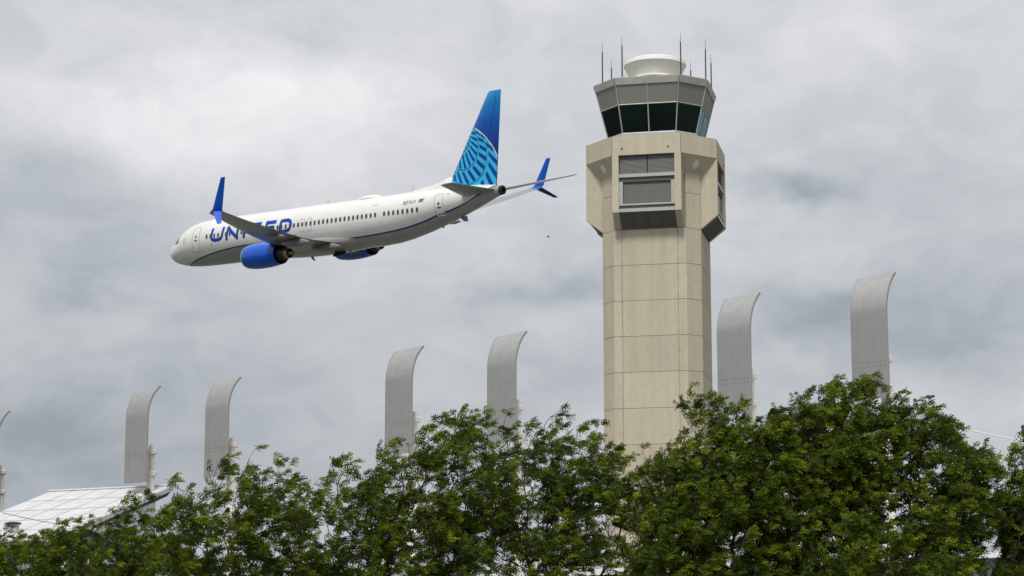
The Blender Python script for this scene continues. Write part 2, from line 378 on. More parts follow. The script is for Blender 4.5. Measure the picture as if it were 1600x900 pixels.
    for px, py, Y in ((941, 66, 181), (955.2, 93, 183.6), (971.6, 57, 177.5), (1063, 51, 176.8), (1079, 97, 183.8), (1101.8, 61, 180), (1110.6, 85, 182.4)):
        top = Mi @ at(px, py, Y); zb_ = lev[3][0]+.05
        x, y = top.x, top.y; h = top.z-zb_
        mb = MB(); mb.lathe([(.065, zb_), (.065, zb_+.35), (.058, zb_+.36), (.05, zb_+h*.80), (.02, zb_+h*.81), (.012, zb_+h)], 8, Matrix.Translation((x, y, 0))); mb.build('whip_antenna', black, t)
tower()

# ------------------------------------------------------------------ reflector pylons and their masts
def pylons():
    perf = mat('perforated_steel', (.40, .395, .385), .42, .70, noise=(2.2, (.35, .345, .335), (1, 1, .5)))
    nt = perf.node_tree; N = nt.nodes; L = nt.links; b = N['Principled BSDF']; src = b.inputs['Base Color'].links[0].from_socket
    tc = N.new('ShaderNodeTexCoord'); vo = N.new('ShaderNodeTexVoronoi'); vo.inputs['Scale'].default_value = 12; vo.inputs['Randomness'].default_value = .25
    L.new(tc.outputs['Object'], vo.inputs['Vector'])
    mr = N.new('ShaderNodeMapRange'); L.new(vo.outputs['Distance'], mr.inputs[0]); mr.inputs[1].default_value = .15; mr.inputs[2].default_value = .4; mr.inputs[3].default_value = .84; mr.inputs[4].default_value = 1.03
    vm = N.new('ShaderNodeVectorMath'); vm.operation = 'SCALE'; L.new(src, vm.inputs[0]); L.new(mr.outputs[0], vm.inputs['Scale']); L.new(vm.outputs[0], b.inputs['Base Color'])
    edge = mat('pale_steel_edge', (.31, .305, .295), .5, .3)
    hole = mat('bolt_dark', (.05, .05, .05), .7)
    tube = mat('cream_painted_mast', (.72, .69, .61), .5, noise=(1.2, (.58, .55, .48), (1, 1, .3)))
    tang = Vector((.80, -.60, 0)).normalized()
    ZT = 27.0
    Wd, Ht, Rr = 2.24, 7.25, 3.1
    # panel profile in (away, z), z = 0 at the tip; the top is cut on the slant, higher on the right
    rise = Rr*math.sin(R(53))
    def profile(x):
        ang = R(46+7*(x/Wd+.5))
        return [(0, -Ht+(Ht-rise)*k/4) for k in range(5)]+[(Rr*(1-math.cos(ang*k/14)), -rise+Rr*math.sin(ang*k/14)) for k in range(1, 15)]
    def sheet(x0, x1, th, back):
        mb = MB(); rings = []
        pa, pb = profile(x0), profile(x1)
        for i in range(len(pa)):
            r = []
            for x, pr in ((x0, pa), (x1, pb)):
                j0, j1 = max(0, i-1), min(len(pr)-1, i+1)
                d = Vector((pr[j1][0]-pr[j0][0], pr[j1][1]-pr[j0][1])).normalized(); n = Vector((d.y, -d.x))
                p0 = Vector(pr[i])+n*back; p1 = p0+n*th; r.append((x, p0, p1))
            (xa, a0, a1), (xb, b0, b1) = r
            rings.append([(xa, a0.x, a0.y), (xb, b0.x, b0.y), (xb, b1.x, b1.y), (xa, a1.x, a1.y)])
        return mb.loft(rings)
    face = sheet(-Wd/2+.06, Wd/2-.06, .10, .0).mesh('reflector_panel', perf, True, 30)
    rims = [(s_, sheet(s_*Wd/2-.06, s_*Wd/2-.003, .16, -.012).mesh('panel_rim', edge, True, 30)) if s_ > 0 else (s_, sheet(s_*Wd/2+.003, s_*Wd/2+.06, .16, -.012).mesh('panel_rim', edge, True, 30)) for s_ in (-1, 1)]
    bol = MB()
    for row, z in ((0, -Ht+2.05), (1, -Ht+1.80)):
        for j in range(9): bol.lathe([(.024, 0), (.024, .012)], 6, Matrix.Translation((-.92+j*.23, -.002, z)) @ Matrix.Rotation(math.pi/2, 4, 'X'))
    bolm = bol.mesh('bolt_row', hole)
    mast_top = -Ht*.60; mo = (.26, 1.35)
    mst = MB(); mst.lathe([(.34, -ZT), (.30, mast_top-2.4), (.24, mast_top-2.1), (.24, mast_top-.6), (.22, mast_top-.3), (.17, mast_top-.05), (.12, mast_top)], 16, Matrix.Translation((mo[0], mo[1], 0)))
    mstm = mst.mesh('mast', tube, True, 40)
    cl = MB(); cl.lathe([(.36, -.18), (.42, -.13), (.42, .12), (.30, .2)], 16); clm = cl.mesh('collar', tube, True, 40)
    arm = MB(); arm.box(mo[0]-.10, mo[0]+.10, .1, mo[1]-.05, -.09, .09); armm = arm.mesh('bracket', tube)
    spots = [((-18, 640), 182.0), ((215, 601), 168.3), ((340, 587), 163.6), ((623, 538), 150.0), ((783, 515), 144.5), ((1144.5, 454), 131.8), ((1354.5, 422), 125.9)]
    desc = ['pale perforated steel reflector pylon cut off by the left edge of the photo', 'curved grey reflector pylon with white mast, standing over the right end of the white roof',
            'curved grey reflector pylon with white mast behind the left treetop, right of the white roof', 'curved grey reflector pylon behind treetop below the airliner engines, left of its pair',
            'curved grey reflector pylon closest to the tower on its left side', 'curved grey reflector pylon closest to the tower on its right side', 'largest and tallest curved grey reflector pylon, far right of the tower']
    first = None
    for (c, Y), lab in zip(spots, desc):
        p = at(c[0], c[1], Y)
        if first is None:
            r = first = thing('reflector_pylon', (p.x, Y, p.z-.0), lab, 'pylon', math.atan2(tang.y, tang.x), 'curved reflector pylons along the terminal')
            f = link('reflector_panel', face, r)
            for s, rm in rims: link('panel_rim', rm, f)
            link('bolt_row', bolm, f, kind='stuff')
            m = link('mast', mstm, r)
            for z in (mast_top-.55, mast_top-2.15):
                link('collar', clm, m).location = (mo[0], mo[1], z); link('bracket', armm, m).location = (0, 0, z)
        else:
            r = copy_tree(first); r['label'] = lab
        r.location = (p.x, Y, p.z)
pylons()

# ------------------------------------------------------------------ terminal with the white roof, behind the trees
def terminal():
    wht = mat('white_roof_membrane', (.52, .52, .525), .65, noise=(.8, (.42, .42, .43), (1, 1, 1)))
    seamm = mat('roof_seam', (.25, .25, .26), .7)
    wall = mat('white_painted_wall', (.78, .78, .79), .6, noise=(1, (.70, .70, .72), (1, 1, .3)))
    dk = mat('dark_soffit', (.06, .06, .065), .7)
    gls = mat('teal_glazing', (.10, .22, .23), .12, noise=(.5, (.16, .30, .30), (1, 1, 1)))
    t = thing('terminal_building', at(130, 1100, 168), 'white panelled sloping terminal roof above the low trees in the lower left corner', 'building')
    o = Vector(t.location)
    t.location.z = 0; o.z = 0
    u = Vector((.92, -.39, 0)).normalized(); v = Vector((-.39, -.92, 0))
    Bc = at(268, 759.5, 170.0)                  # right end of the ridge
    nr, ncol = 5, 8
    Lw, drop, Lu = 15.5, 5.1, 17.5
    A0 = Bc-u*10.7                               # left end of the ridge as seen
    vd = (v*Lw+Vector((0, 0, -drop)))
    up = u.cross(vd).normalized()
    if up.z < 0: up = -up
    und = MB()
    q = [Bc-o, A0-o, A0+vd-o, Bc+vd-o]
    und.hexa([p-up*.30 for p in q], [p-up*.06 for p in q]); und.build('roof', seamm, t)
    cols = 5
    for i in range(nr):
        for j in range(cols):
            a, b_ = i/nr+.005, (i+1)/nr-.005; c, d = j/cols+.004, (j+1)/cols-.004
            f = lambda s, r: A0+(Bc-A0)*s+vd*r-o
            q = [f(c, a), f(d, a), f(d, b_), f(c, b_)]
            mb = MB(); mb.hexa([p-up*.056 for p in q], q); mb.build('roof_panel', wht, t)
    mb = MB(); mb.tube(A0-o+up*.05, Bc-o+up*.05, .10, n=6); mb.build('ridge_cap', wht, t)
    # fascia on the gable end and the dark underside behind it
    q = [Bc-o-up*.32+u*.12, Bc+vd-o-up*.32+u*.12, Bc+vd-o-up*.02+u*.12, Bc-o-up*.02+u*.12]
    mb = MB(); mb.hexa(q, [p-u*.12 for p in q]); mb.build('gable_fascia', wht, t)
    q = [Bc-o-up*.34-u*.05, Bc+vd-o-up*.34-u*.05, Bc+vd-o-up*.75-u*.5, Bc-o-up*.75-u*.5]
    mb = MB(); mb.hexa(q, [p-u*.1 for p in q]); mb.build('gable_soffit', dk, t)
    # walls under the roof down to the ground
    base = [A0+u*.8+v*1.0, Bc-u*.7+v*1.0, Bc+v*(Lw-1.2)-u*.7, A0+v*(Lw-1.2)+u*.8]
    zt = [Bc.z-1.2, Bc.z-1.2, Bc.z-drop-.55, Bc.z-drop-.55]
    lo = [Vector((p.x-o.x, p.y-o.y, 0)) for p in base]; hi = [Vector((p.x-o.x, p.y-o.y, z)) for p, z in zip(base, zt)]
    mb = MB(); hi[1].z = Bc.z-1.1; hi[0].z = Bc.z-1.1; mb.hexa(lo, hi); mb.build('hall_wall', wall, t)
    # roof vent: a dark round cap on a white upstand
    c = at(21, 820, 156.5)-o
    mb = MB(); mb.lathe([(.40, -.5), (.40, .02)], 20, Matrix.Translation(c)); vb = mb.build('roof_vent', wht, t, smooth=True)
    mb = MB(); mb.lathe([(.46, .03), (.54, .06), (.54, .12), (.3, .2)], 20, Matrix.Translation(c)); mb.build('vent_cap', dk, vb, smooth=True)
    # small gabled entrance roof in front
    pk = at(138, 826, 150)-o; e0 = at(70, 852, 150)-o; e1 = at(205, 856, 150)-o; bk = Vector((.3, 7, 0))
    for a, b_ in ((e0, pk), (pk, e1)):
        q = [a, b_, b_+bk, a+bk]
        mb = MB(); mb.hexa(q, [p+Vector((0, 0, .22)) for p in q]); mb.build('porch_roof', wht, t)
    mb = MB(); tri = [e0+Vector((.5, .3, 0)), e1+Vector((-.5, .3, 0)), pk+Vector((0, .3, -.1))]
    mb.add(tri+[p+Vector((0, .2, 0)) for p in tri], [(0, 1, 2), (3, 5, 4), (0, 3, 4, 1), (1, 4, 5, 2), (2, 5, 3, 0)]); mb.build('porch_gable', dk, t)
    for s in (.2, .5, .8):
        p = e0.lerp(e1, s); mb = MB(); mb.box(p.x-.14, p.x+.14, p.y+.6, p.y+.9, 0, p.z); mb.build('porch_column', wall, t)
    # --- long glazed concourse behind the trees
    k = thing('concourse', at(900, 1100, 150), 'long low white concourse with teal glazing glimpsed through the gaps between the trees', 'building')
    k.location.z = 0; p0 = Vector((-24, 152, 0))-Vector(k.location); p1 = Vector((34, 112, 0))-Vector(k.location)
    d = (p1-p0); Ln = d.length; d.normalize(); n = Vector((d.y, -d.x, 0))
    H = 10.2
    mb = MB(); q = [p0, p1, p1-n*14, p0-n*14]; mb.hexa(q, [p+Vector((0, 0, H)) for p in q]); mb.build('wall', mat('concourse_cladding', (.28, .31, .31), .6), k)
    mb = MB(); q = [p0+n*.6-d*.5, p1+n*.6+d*.5, p1-n*14.5+d*.5, p0-n*14.5-d*.5]; mb.hexa([p+Vector((0, 0, H+.003)) for p in q], [p+Vector((0, 0, H+.35)) for p in q]); mb.build('roof', wall, k)
    me = MB(); me.hexa([Vector((0, 0, 0)), d*3.3, d*3.3+n*.08, n*.08], [p+Vector((0, 0, 3.6)) for p in (Vector(), d*3.3, d*3.3+n*.08, n*.08)]); gm = me.mesh('window', gls)
    for i in range(int(Ln/3.6)):
        for z in (1.5, 5.6):
            link('window', gm, k).location = p0+d*(i*3.6+.2)+n*.02+Vector((0, 0, z))
    # guy cable on the left and thin line on the right
    wire = mat('dark_cable', (.12, .12, .12), .6)
    def cable(a, b_, r, m, lab, sag):
        mb = MB(); P = [a.lerp(b_, s/10)-Vector((0, 0, sag*math.sin(math.pi*s/10))) for s in range(11)]
        for x, y in zip(P, P[1:]): mb.tube(x, y, r, n=5)
        mb.build('cable', m, None, label=lab, category='cable')
    cable(at(3, 801, 150), at(110, 822, 150), .022, wire, 'thin dark cable running down from the left mast across the white roof', .05)
    cable(at(1455, 660, 95), at(1660, 700, 95), .024, capw_, 'thin white line between the two treetops at the right edge', .02)
capw_ = mat('white_cable', (.8, .8, .8), .5)
terminal()

# ------------------------------------------------------------------ airliner
def airliner():
    A = Matrix(((0.73285957, 0.67238843, -0.10397422), (-0.67769653, 0.70783627, -0.19923659), (-0.06036765, 0.21647541, 0.9744199)))
    loc = Vector((-15.345, 185.539, 42.104))
    t = thing('airliner', loc, 'white twin engine jet airliner with blue engines and patterned blue tail, flying left', 'airplane')
    t.rotation_euler = A.to_euler()
    OX = 20.0     # model x is metres aft of the nose; object x = x - 20
    # --- materials
    white = mat('white_aircraft_paint', (.68, .675, .65), .22, coat=.4, noise=(.5, (.655, .65, .625), (1, 1, 1)))
    wingm = mat('grey_wing_paint', (.20, .20, .205), .30, noise=(1.2, (.165, .165, .17), (.25, 1, 1)), coat=.15)
    blue = mat('blue_paint', (.0005, .075, .47), .14, spec=.3, coat=.25)
    navy = mat('navy_paint', (.008, .02, .17), .3)
    lett = mat('lettering_blue', (.001, .048, .33), .45, spec=.2)
    cyan = mat('cyan_paint', (.045, .52, .80), .35, spec=.3)
    cream = mat('cream_line', (.8, .76, .66), .4)
    black = mat('black_paint', (.012, .012, .014), .45)
    winm = mat('cabin_window_glass', (.05, .05, .05), .1)
    cock = mat('cockpit_glass', (.015, .018, .02), .05)
    seam = mat('panel_seam', (.25, .25, .26), .5)
    bare = mat('bare_metal', (.50, .50, .50), .25, .9)
    noz = mat('heat_stained_nozzle', (.42, .30, .18), .35, .8, noise=(3, (.2, .14, .09), (1, 1, 1)))
    dkm = mat('dark_exhaust', (.03, .028, .026), .45, .6)
    # fuselage livery: white above, grey below, a navy line swooping from chin to tail
    liv = mat('fuselage_livery', (.74, .73, .69), .20, coat=.5)
    nt = liv.node_tree; N = nt.nodes; L = nt.links; b = N['Principled BSDF']
    tc = N.new('ShaderNodeTexCoord'); sp = N.new('ShaderNodeSeparateXYZ'); L.new(tc.outputs['Object'], sp.inputs[0])
    def M_(op, a, c=None, e=None):
        n = N.new('ShaderNodeMath'); n.operation = op
        for i, v in enumerate((a, c, e)):
            if v is None: continue
            if isinstance(v, (int, float)): n.inputs[i].default_value = v
            else: L.new(v, n.inputs[i])
        return n.outputs[0]
    fc = N.new('ShaderNodeFloatCurve'); L.new(M_('MULTIPLY_ADD', sp.outputs['X'], 1/40, .5), fc.inputs['Value'])
    pts = [(0, -2.4), (2.2, -2.0), (3.4, -1.68), (5.1, -1.31), (7.1, -1.0), (9, -.78), (11.4, -.64), (15.2, -.66), (19.5, -.95), (23.6, -1.08), (26, -1.07), (28.4, -.98), (30.4, -.83), (32.15, -.58), (34.7, .0), (35.5, .15), (36.9, .54), (38.3, 1.1), (39.4, 1.55), (40, 1.8)]
    cm = fc.mapping; cv = cm.curves[0]
    cv.points[0].location = (0, (pts[0][1]+3)/5); cv.points[1].location = (1, (pts[-1][1]+3)/5)
    for x, z in pts[1:-1]: cv.points.new(x/40, (z+3)/5)
    cm.update()
    zl = M_('MULTIPLY_ADD', fc.outputs[0], 5.0, -3.0)
    dz = M_('SUBTRACT', sp.outputs['Z'], zl)
    line = M_('LESS_THAN', M_('ABSOLUTE', dz), .06)
    belo = M_('LESS_THAN', dz, 0.0)
    no = N.new('ShaderNodeTexNoise'); no.inputs['Scale'].default_value = 1.1; no.inputs['Detail'].default_value = 6
    mpn = N.new('ShaderNodeMapping'); mpn.inputs['Scale'].default_value = (.35, 1, 1.6); L.new(tc.outputs['Object'], mpn.inputs[0]); L.new(mpn.outputs[0], no.inputs['Vector'])
    nf = N.new('ShaderNodeMapRange'); L.new(no.outputs['Fac'], nf.inputs[0]); nf.inputs[1].default_value = .3; nf.inputs[2].default_value = .7; nf.inputs[3].default_value = .93; nf.inputs[4].default_value = 1.03
    def mixc(f, c1, c2):
        n = N.new('ShaderNodeMix'); n.data_type = 'RGBA'; L.new(f, n.inputs['Factor'])
        for s, c in ((n.inputs['A'], c1), (n.inputs['B'], c2)):
            if isinstance(c, tuple): s.default_value = (*c, 1)
            else: L.new(c, s)
        return n.outputs['Result']
    # seams between skin panels, every 2.6 m round the barrel, and two lap joints along it
    fr = M_('FRACT', M_('MULTIPLY', sp.outputs['X'], 1/2.62))
    sx = M_('LESS_THAN', M_('ABSOLUTE', M_('SUBTRACT', fr, .5)), .004)
    sz = M_('LESS_THAN', M_('ABSOLUTE', M_('SUBTRACT', sp.outputs['Z'], -1.45)), .012)
    sm = M_('MULTIPLY', M_('MAXIMUM', sx, sz), .16)
    col = mixc(belo, (.68, .675, .65), (.28, .277, .272))
    col = mixc(line, col, (.010, .022, .16))
    col = mixc(sm, col, (.2, .2, .2))
    vm = N.new('ShaderNodeVectorMath'); vm.operation = 'SCALE'; L.new(col, vm.inputs[0]); L.new(nf.outputs[0], vm.inputs['Scale'])
    L.new(vm.outputs[0], b.inputs['Base Color'])
    # --- fuselage
    FX = [0.0, .12, .45, 1.0, 1.5, 2.0, 2.6, 3.2, 4.0, 5.0, 6.5, 8, 27, 28.5, 30, 32, 34, 36, 38, 39.4, 40.0]
    FT = [-.62, -.30, .02, .36, .62, .93, 1.32, 1.56, 1.78, 1.92, 2.0, 2.0, 2.0, 2.0, 2.0, 2.0, 2.0, 1.98, 1.88, 1.72, 1.58]
    FB = [-.62, -.94, -1.25, -1.5, -1.64, -1.75, -1.85, -1.91, -1.96, -1.99, -2.0, -2.0, -2.0, -1.92, -1.72, -1.33, -.86, -.32, .28, .72, .88]
    FH = [.0, .33, .66, .97, 1.17, 1.33, 1.48, 1.60, 1.71, 1.80, 1.87, 1.88, 1.88, 1.86, 1.82, 1.70, 1.50, 1.22, .82, .48, .34]
    def sec(x): return np.interp(x, FX, FT), np.interp(x, FX, FB), np.interp(x, FX, FH)
    def surf(x, z, off=0.):
        """point of the port side of the skin at (x, z)"""
        tp, bt, hw = sec(x); zc = (tp+bt)/2; h = (tp-bt)/2
        c = max(-.999, min(.999, (z-zc)/h)); y = hw*math.sqrt(1-c*c)
        n = Vector((0, -y/hw**2, (z-zc)/h**2)).normalized()
        return Vector((x-OX, -y, z))+n*off
    nS = 56
    xs = sorted(set([x for x in FX[1:]]+[.03, .25, .7]+[6.5+i*1.2 for i in range(18)]+[27+.5*i for i in range(26)]))
    rings = []
    for x in xs:
        tp, bt, hw = sec(x)
        rings.append([(x-OX, hw*math.cos(2*math.pi*i/nS), (tp+bt)/2+(tp-bt)/2*math.sin(2*math.pi*i/nS)) for i in range(nS)])
    mb = MB(); mb.loft(rings); fus = mb.build('fuselage', liv, t, smooth=True, auto=60)
    # APU exhaust
    mb = MB(); mb.lathe([(.36, 0), (.33, .22), (.22, .23), (.2, .05)], 20, Matrix.Translation((19.99, 0, 1.23)) @ Matrix.Rotation(math.pi/2, 4, 'Y') @ Matrix.Diagonal((1.05, 1, 1, 1))); mb.build('exhaust_cone', dkm, t, smooth=True)
    # wing to body fairing under the belly
    rings = []
    for i in range(15):
        s = i/14; x = 13.6+12.2*s; k = math.sin(math.pi*min(1, max(0, s)))**.55 if 0 < s < 1 else 0
        rings.append([(x-OX, (1.2+.78*k)*math.cos(a)*(1+.0*k), -1.05-.15*k+(.80+.25*k)*math.sin(a)) for a in [2*math.pi*j/32 for j in range(32)]])
    mb = MB(); mb.loft(rings); mb.build('belly_fairing', mat('belly_grey_paint', (.28, .277, .272), .25, coat=.4), t, smooth=True)
    def ribbon(name, m, P, wd, off, parent):
        """flat strip following the skin along (x, z) points"""
        mb = MB(); P2 = []
        for (a, c), (d, e) in zip(P, P[1:]):
            nn = max(1, int(math.hypot(d-a, e-c)/.12))
            P2 += [(a+(d-a)*i/nn, c+(e-c)*i/nn) for i in range(nn)]
        P2.append(P[-1])
        v = []
        for i, (x, z) in enumerate(P2):
            j0, j1 = max(0, i-1), min(len(P2)-1, i+1)
            dx, dz_ = P2[j1][0]-P2[j0][0], P2[j1][1]-P2[j0][1]; l = math.hypot(dx, dz_) or 1
            nx, nz = -dz_/l*wd/2, dx/l*wd/2
            v += [surf(x+nx, z+nz, off), surf(x-nx, z-nz, off)]
        mb.add(v, [(2*i, 2*i+1, 2*i+3, 2*i+2) for i in range(len(P2)-1)])
        return mb
    def patch(poly, off, cols=4, rows=6):
        """quad in (x, z) laid on the skin: poly = bl, br, tr, tl"""
        v = []
        for r in range(rows+1):
            for c in range(cols+1):
                s, q = c/cols, r/rows
                x = (poly[0][0]*(1-s)+poly[1][0]*s)*(1-q)+(poly[3][0]*(1-s)+poly[2][0]*s)*q
                z = (poly[0][1]*(1-s)+poly[1][1]*s)*(1-q)+(poly[3][1]*(1-s)+poly[2][1]*s)*q
                v.append(surf(x, z, off))
        w = cols+1
        return MB().add(v, [(r*w+c, r*w+c+1, (r+1)*w+c+1, (r+1)*w+c) for r in range(rows) for c in range(cols)])
    # --- cabin windows
    n = 10; W2, H2 = .118, .185
    def win(x, z=.52):
        ov = [(x+W2*(math.copysign(abs(math.cos(a))**.55, math.cos(a))), z+H2*(math.copysign(abs(math.sin(a))**.7, math.sin(a)))) for a in [2*math.pi*i/n for i in range(n)]]
        mb = MB(); mb.add([surf(a, c, .022) for a, c in ov], [tuple(range(n))])
        w = mb.build('cabin_window', winm, t)
    x = 7.0
    wx = []
    while x < 32.9:
        if abs(x-28.2) > .3 and not (abs(x-10.6) < .2) and not (abs(x-14.2) < .3): wx.append(x)
        x += .508
    for x in wx: win(x)
    # --- doors: a panel standing a little proud with a dark seam round it
    def door(name, x0, x1, z0, z1, wz=None, r=.12, seamw=.035):
        P = [(x0+r, z0), (x1-r, z0), (x1, z0+r), (x1, z1-r), (x1-r, z1), (x0+r, z1), (x0, z1-r), (x0, z0+r), (x0+r, z0)]
        d = patch([(x0+.02, z0+.02), (x1-.02, z0+.02), (x1-.02, z1-.02), (x0+.02, z1-.02)], .006).build(name, white, t, smooth=True)
        ribbon('seam', seam, P, seamw, .012, d).build('door_seam', seam, d)
        if wz is not None:
            c = (x0+x1)/2
            patch([(c-.09, wz-.1), (c+.09, wz-.1), (c+.09, wz+.1), (c-.09, wz+.1)], .016, 1, 1).build('door_window', winm, d)
            patch([(c-.16, wz-.36), (c+.2, wz-.36), (c+.2, wz-.27), (c-.16, wz-.27)], .016, 1, 1).build('door_handle', black, d)
        return d
    door('cabin_door', 4.98, 5.92, -.66, 1.38, .62)
    door('cabin_door', 34.15, 34.95, -.22, 1.5, .78)
    door('overwing_exit', 18.86, 19.42, -.06, .95); door('overwing_exit', 19.76, 20.32, -.06, .95)
    # --- cockpit glazing
    for q in ([(1.62, .22), (2.10, .20), (2.22, .72), (1.86, .74)], [(2.14, .20), (2.62, .32), (2.56, .80), (2.26, .72)]):
        patch(q, .015, 4, 4).build('cockpit_window', cock, t)
    mb = MB(); v = []
    for sy in (-1, 1):     # windscreen either side of the centre post
        mbw = MB(); v = []
        for r_ in range(4):
            for c in range(5):
                xq = 1.42+.42*r_/3+.14*c/4; tp, bt, hw = sec(xq)
                a = R(89-44*c/4); v.append((xq-OX-.012, sy*hw*math.cos(a)*1.012, (tp+bt)/2+(tp-bt)/2*math.sin(a)*1.012+.006))
        mbw.add(v, [(r_*5+c, r_*5+c+1, (r_+1)*5+c+1, (r_+1)*5+c) for r_ in range(3) for c in range(4)]); mbw.build('windscreen', cock, t)
    # --- lettering
    SLANT = .14
    def letter(ch, x0, x1, z0, z1, wd, m=lett, off=.008, name='letter'):
        h = z1-z0; w = x1-x0; e = wd/2
        S_ = {'U': [[(0, 1), (0, .3), (.12, .08), (.35, 0), (.65, 0), (.88, .08), (1, .3), (1, 1)]], 'N': [[(0, 0), (0, 1)], [(0, 1), (1, 0)], [(1, 0), (1, 1)]], 'I': [[(.5, 0), (.5, 1)]],
              'T': [[(0, 1), (1, 1)], [(.5, 0), (.5, 1)]], 'E': [[(0, 0), (0, 1)], [(0, 1), (1, 1)], [(0, .52), (.85, .52)], [(0, 0), (1, 0)]],
              'D': [[(0, 0), (0, 1), (.6, 1), (.9, .86), (1, .6), (1, .4), (.9, .14), (.6, 0), (0, 0)]],
              '3': [[(0, 1), (1, 1), (1, 0), (0, 0)], [(.3, .5), (1, .5)]], '7': [[(0, 1), (1, 1), (.4, 0)]], '4': [[(.75, 0), (.75, 1), (0, .35), (1, .35)]], '1': [[(.5, 0), (.5, 1)]]}[ch]
        mb = MB(); k = 0
        for st in S_:
            P = []
            for a, c in st:
                z = z0+e+c*(h-wd); P.append((x0+e+a*(w-wd)+SLANT*(z-z0), z))
            # square ends
            for q in (0, -1):
                if st[0] == st[-1]: break
                i, j = (P[0], P[1]) if q == 0 else (P[-1], P[-2]); l = math.hypot(i[0]-j[0], i[1]-j[1])
                P[q] = (i[0]+(i[0]-j[0])/l*e*.98, i[1]+(i[1]-j[1])/l*e*.98)
            r = ribbon('s', m, P, wd, off+.0015*k, t); k += 1; mb.add(r.v, r.f)
        return mb.build(name, m, t)
    for ch, a, c in (('U', 7.40, 9.12), ('N', 9.46, 11.10), ('I', 11.62, 12.06), ('T', 12.42, 13.86), ('E', 14.42, 15.74), ('D', 16.22, 17.82)):
        letter(ch, a, c, -.02, 1.16, .30)
    SLANT = .25
    x = 30.78
    for ch in 'N37471': letter(ch, x, x+(.19 if ch != '1' else .12), 1.02, 1.31, .05, black, .008, 'registration_letter'); x += .25
    SLANT = .14
    for i in range(5):
        patch([(32.40+.03*i, 1.07+.055*i), (32.92+.03*i, 1.07+.055*i), (32.92+.03*i, 1.10+.055*i), (32.40+.03*i, 1.10+.055*i)], .008, 2, 1).build('flag_stripe', black if i % 2 else mat('flag_red', (.25, .03, .04), .5), t)
    patch([(32.50, 1.20), (32.68, 1.20), (32.72, 1.33), (32.54, 1.33)], .012, 1, 1).build('flag_canton', navy, t)
    # small ring of marks aft of the cockpit and placards
    for i in range(5):
        a = R(90+72*i); cx, cz = 3.75+.17*math.cos(a), .42+.22*math.sin(a)
        patch([(cx-.07, cz-.06), (cx+.07, cz-.06), (cx+.03, cz+.07), (cx-.03, cz+.07)], .01, 1, 1).build('emblem_mark', seam, t)
    for x0, z0, w_, h_ in ((7.5, -.28, .12, .16), (.75, -.22, .10, .06), (.72, -.72, .10, .06), (19.52, -.2, .07, .07), (20.55, -.17, .07, .07), (2.4, -.62, 1.1, .025), (6.25, -.33, .06, .06), (27.3, 1.28, .6, .03), (35.2, 1.42, .35, .05), (37.0, .75, .08, .08)):
        patch([(x0, z0), (x0+w_, z0), (x0+w_, z0+h_), (x0, z0+h_)], .009, 2, 1).build('skin_marking', seam, t)
    # --- lifting surfaces
    def foil(xle, xte, y, z, tk, twist=0, nx=(0, 0, 1)):
        """closed section: thickness tk along nx"""
        c = xte-xle; up_ = Vector(nx).normalized(); pts_ = []
        prof = [(0, 0), (.015, .20), (.06, .36), (.15, .47), (.32, .5), (.55, .40), (.78, .20), (1, .012)]
        P = [(a, d) for a, d in prof]+[(a, -d*.85) for a, d in reversed(prof[1:])]
        for a, d in P: pts_.append(Vector((xle+a*c-OX, y, z-twist*a*c))+up_*(d*tk))
        return pts_
    def wing(s):
        name = 'wing'
        S_ = []
        for y in (0.6, 1.9, 3.0, 4.8, 5.9, 8, 10, 12, 14, 15.8, 17.75):
            q = max(0, y-1.88)
            if y < 4.8: le = 16.3+(y-1.88)*.80
            else: le = 18.64+(y-4.8)*.611
            te = 23.75+.03*y if y < 5.9 else 23.93+(y-5.9)*.36
            z = -1.30+.140*q+.0030*q*q
            tk = (te-le)*np.interp(y, [0, 6, 17], [.125, .115, .10])
            S_.append(foil(le, te, s*y, z, tk, .02, (0, 0, 1)))
        mb = MB(); mb.loft(S_); w = mb.build(name, wingm, t, smooth=True, auto=40)
        # blended winglet: sweeps out, turns up
        rings = []
        y0, z0 = 17.75, -1.30+.14*15.87+.0030*15.87**2
        for i in range(12):
            u = i/11; rr = .32
            tip_a = R(14)+min(1, u/.45)*R(66)
            if u < .45:
                a = tip_a; y = y0+rr*(math.sin(a)-math.sin(R(14))); z = z0+rr*(math.cos(R(14))-math.cos(a))
            else:
                k = (u-.45)/.55
                y = y0+rr*(math.sin(R(80))-math.sin(R(14)))+k*.20; z = z0+rr*(math.cos(R(14))-math.cos(R(80)))+k*2.22
            le = np.interp(u, [0, .45, 1], [26.55, 27.30, 28.82]); te = np.interp(u, [0, .3, .45, 1], [28.2, 28.32, 28.42, 29.32])
            nx = (0, -s*math.sin(tip_a), math.cos(tip_a))
            rings.append(foil(le, te, s*y, z, (te-le)*.095, 0, nx))
        mb = MB(); mb.loft(rings); mb.build('winglet', blue, w, smooth=True, auto=40)
        rings = []
        for i in range(6):
            k = i/5; y = 17.92+k*.95; z = z0+.08-k*1.0
            le = 27.2+k*1.45; te = 28.2+k*.95
            rings.append(foil(le, te, s*y, z, (te-le)*.09, 0, (0, s*.7, .7)))
        mb = MB(); mb.loft(rings); mb.build('lower_winglet', mat('winglet_blue', (.004, .075, .55), .25, coat=.3) if s < 0 else navy, w, smooth=True, auto=40)
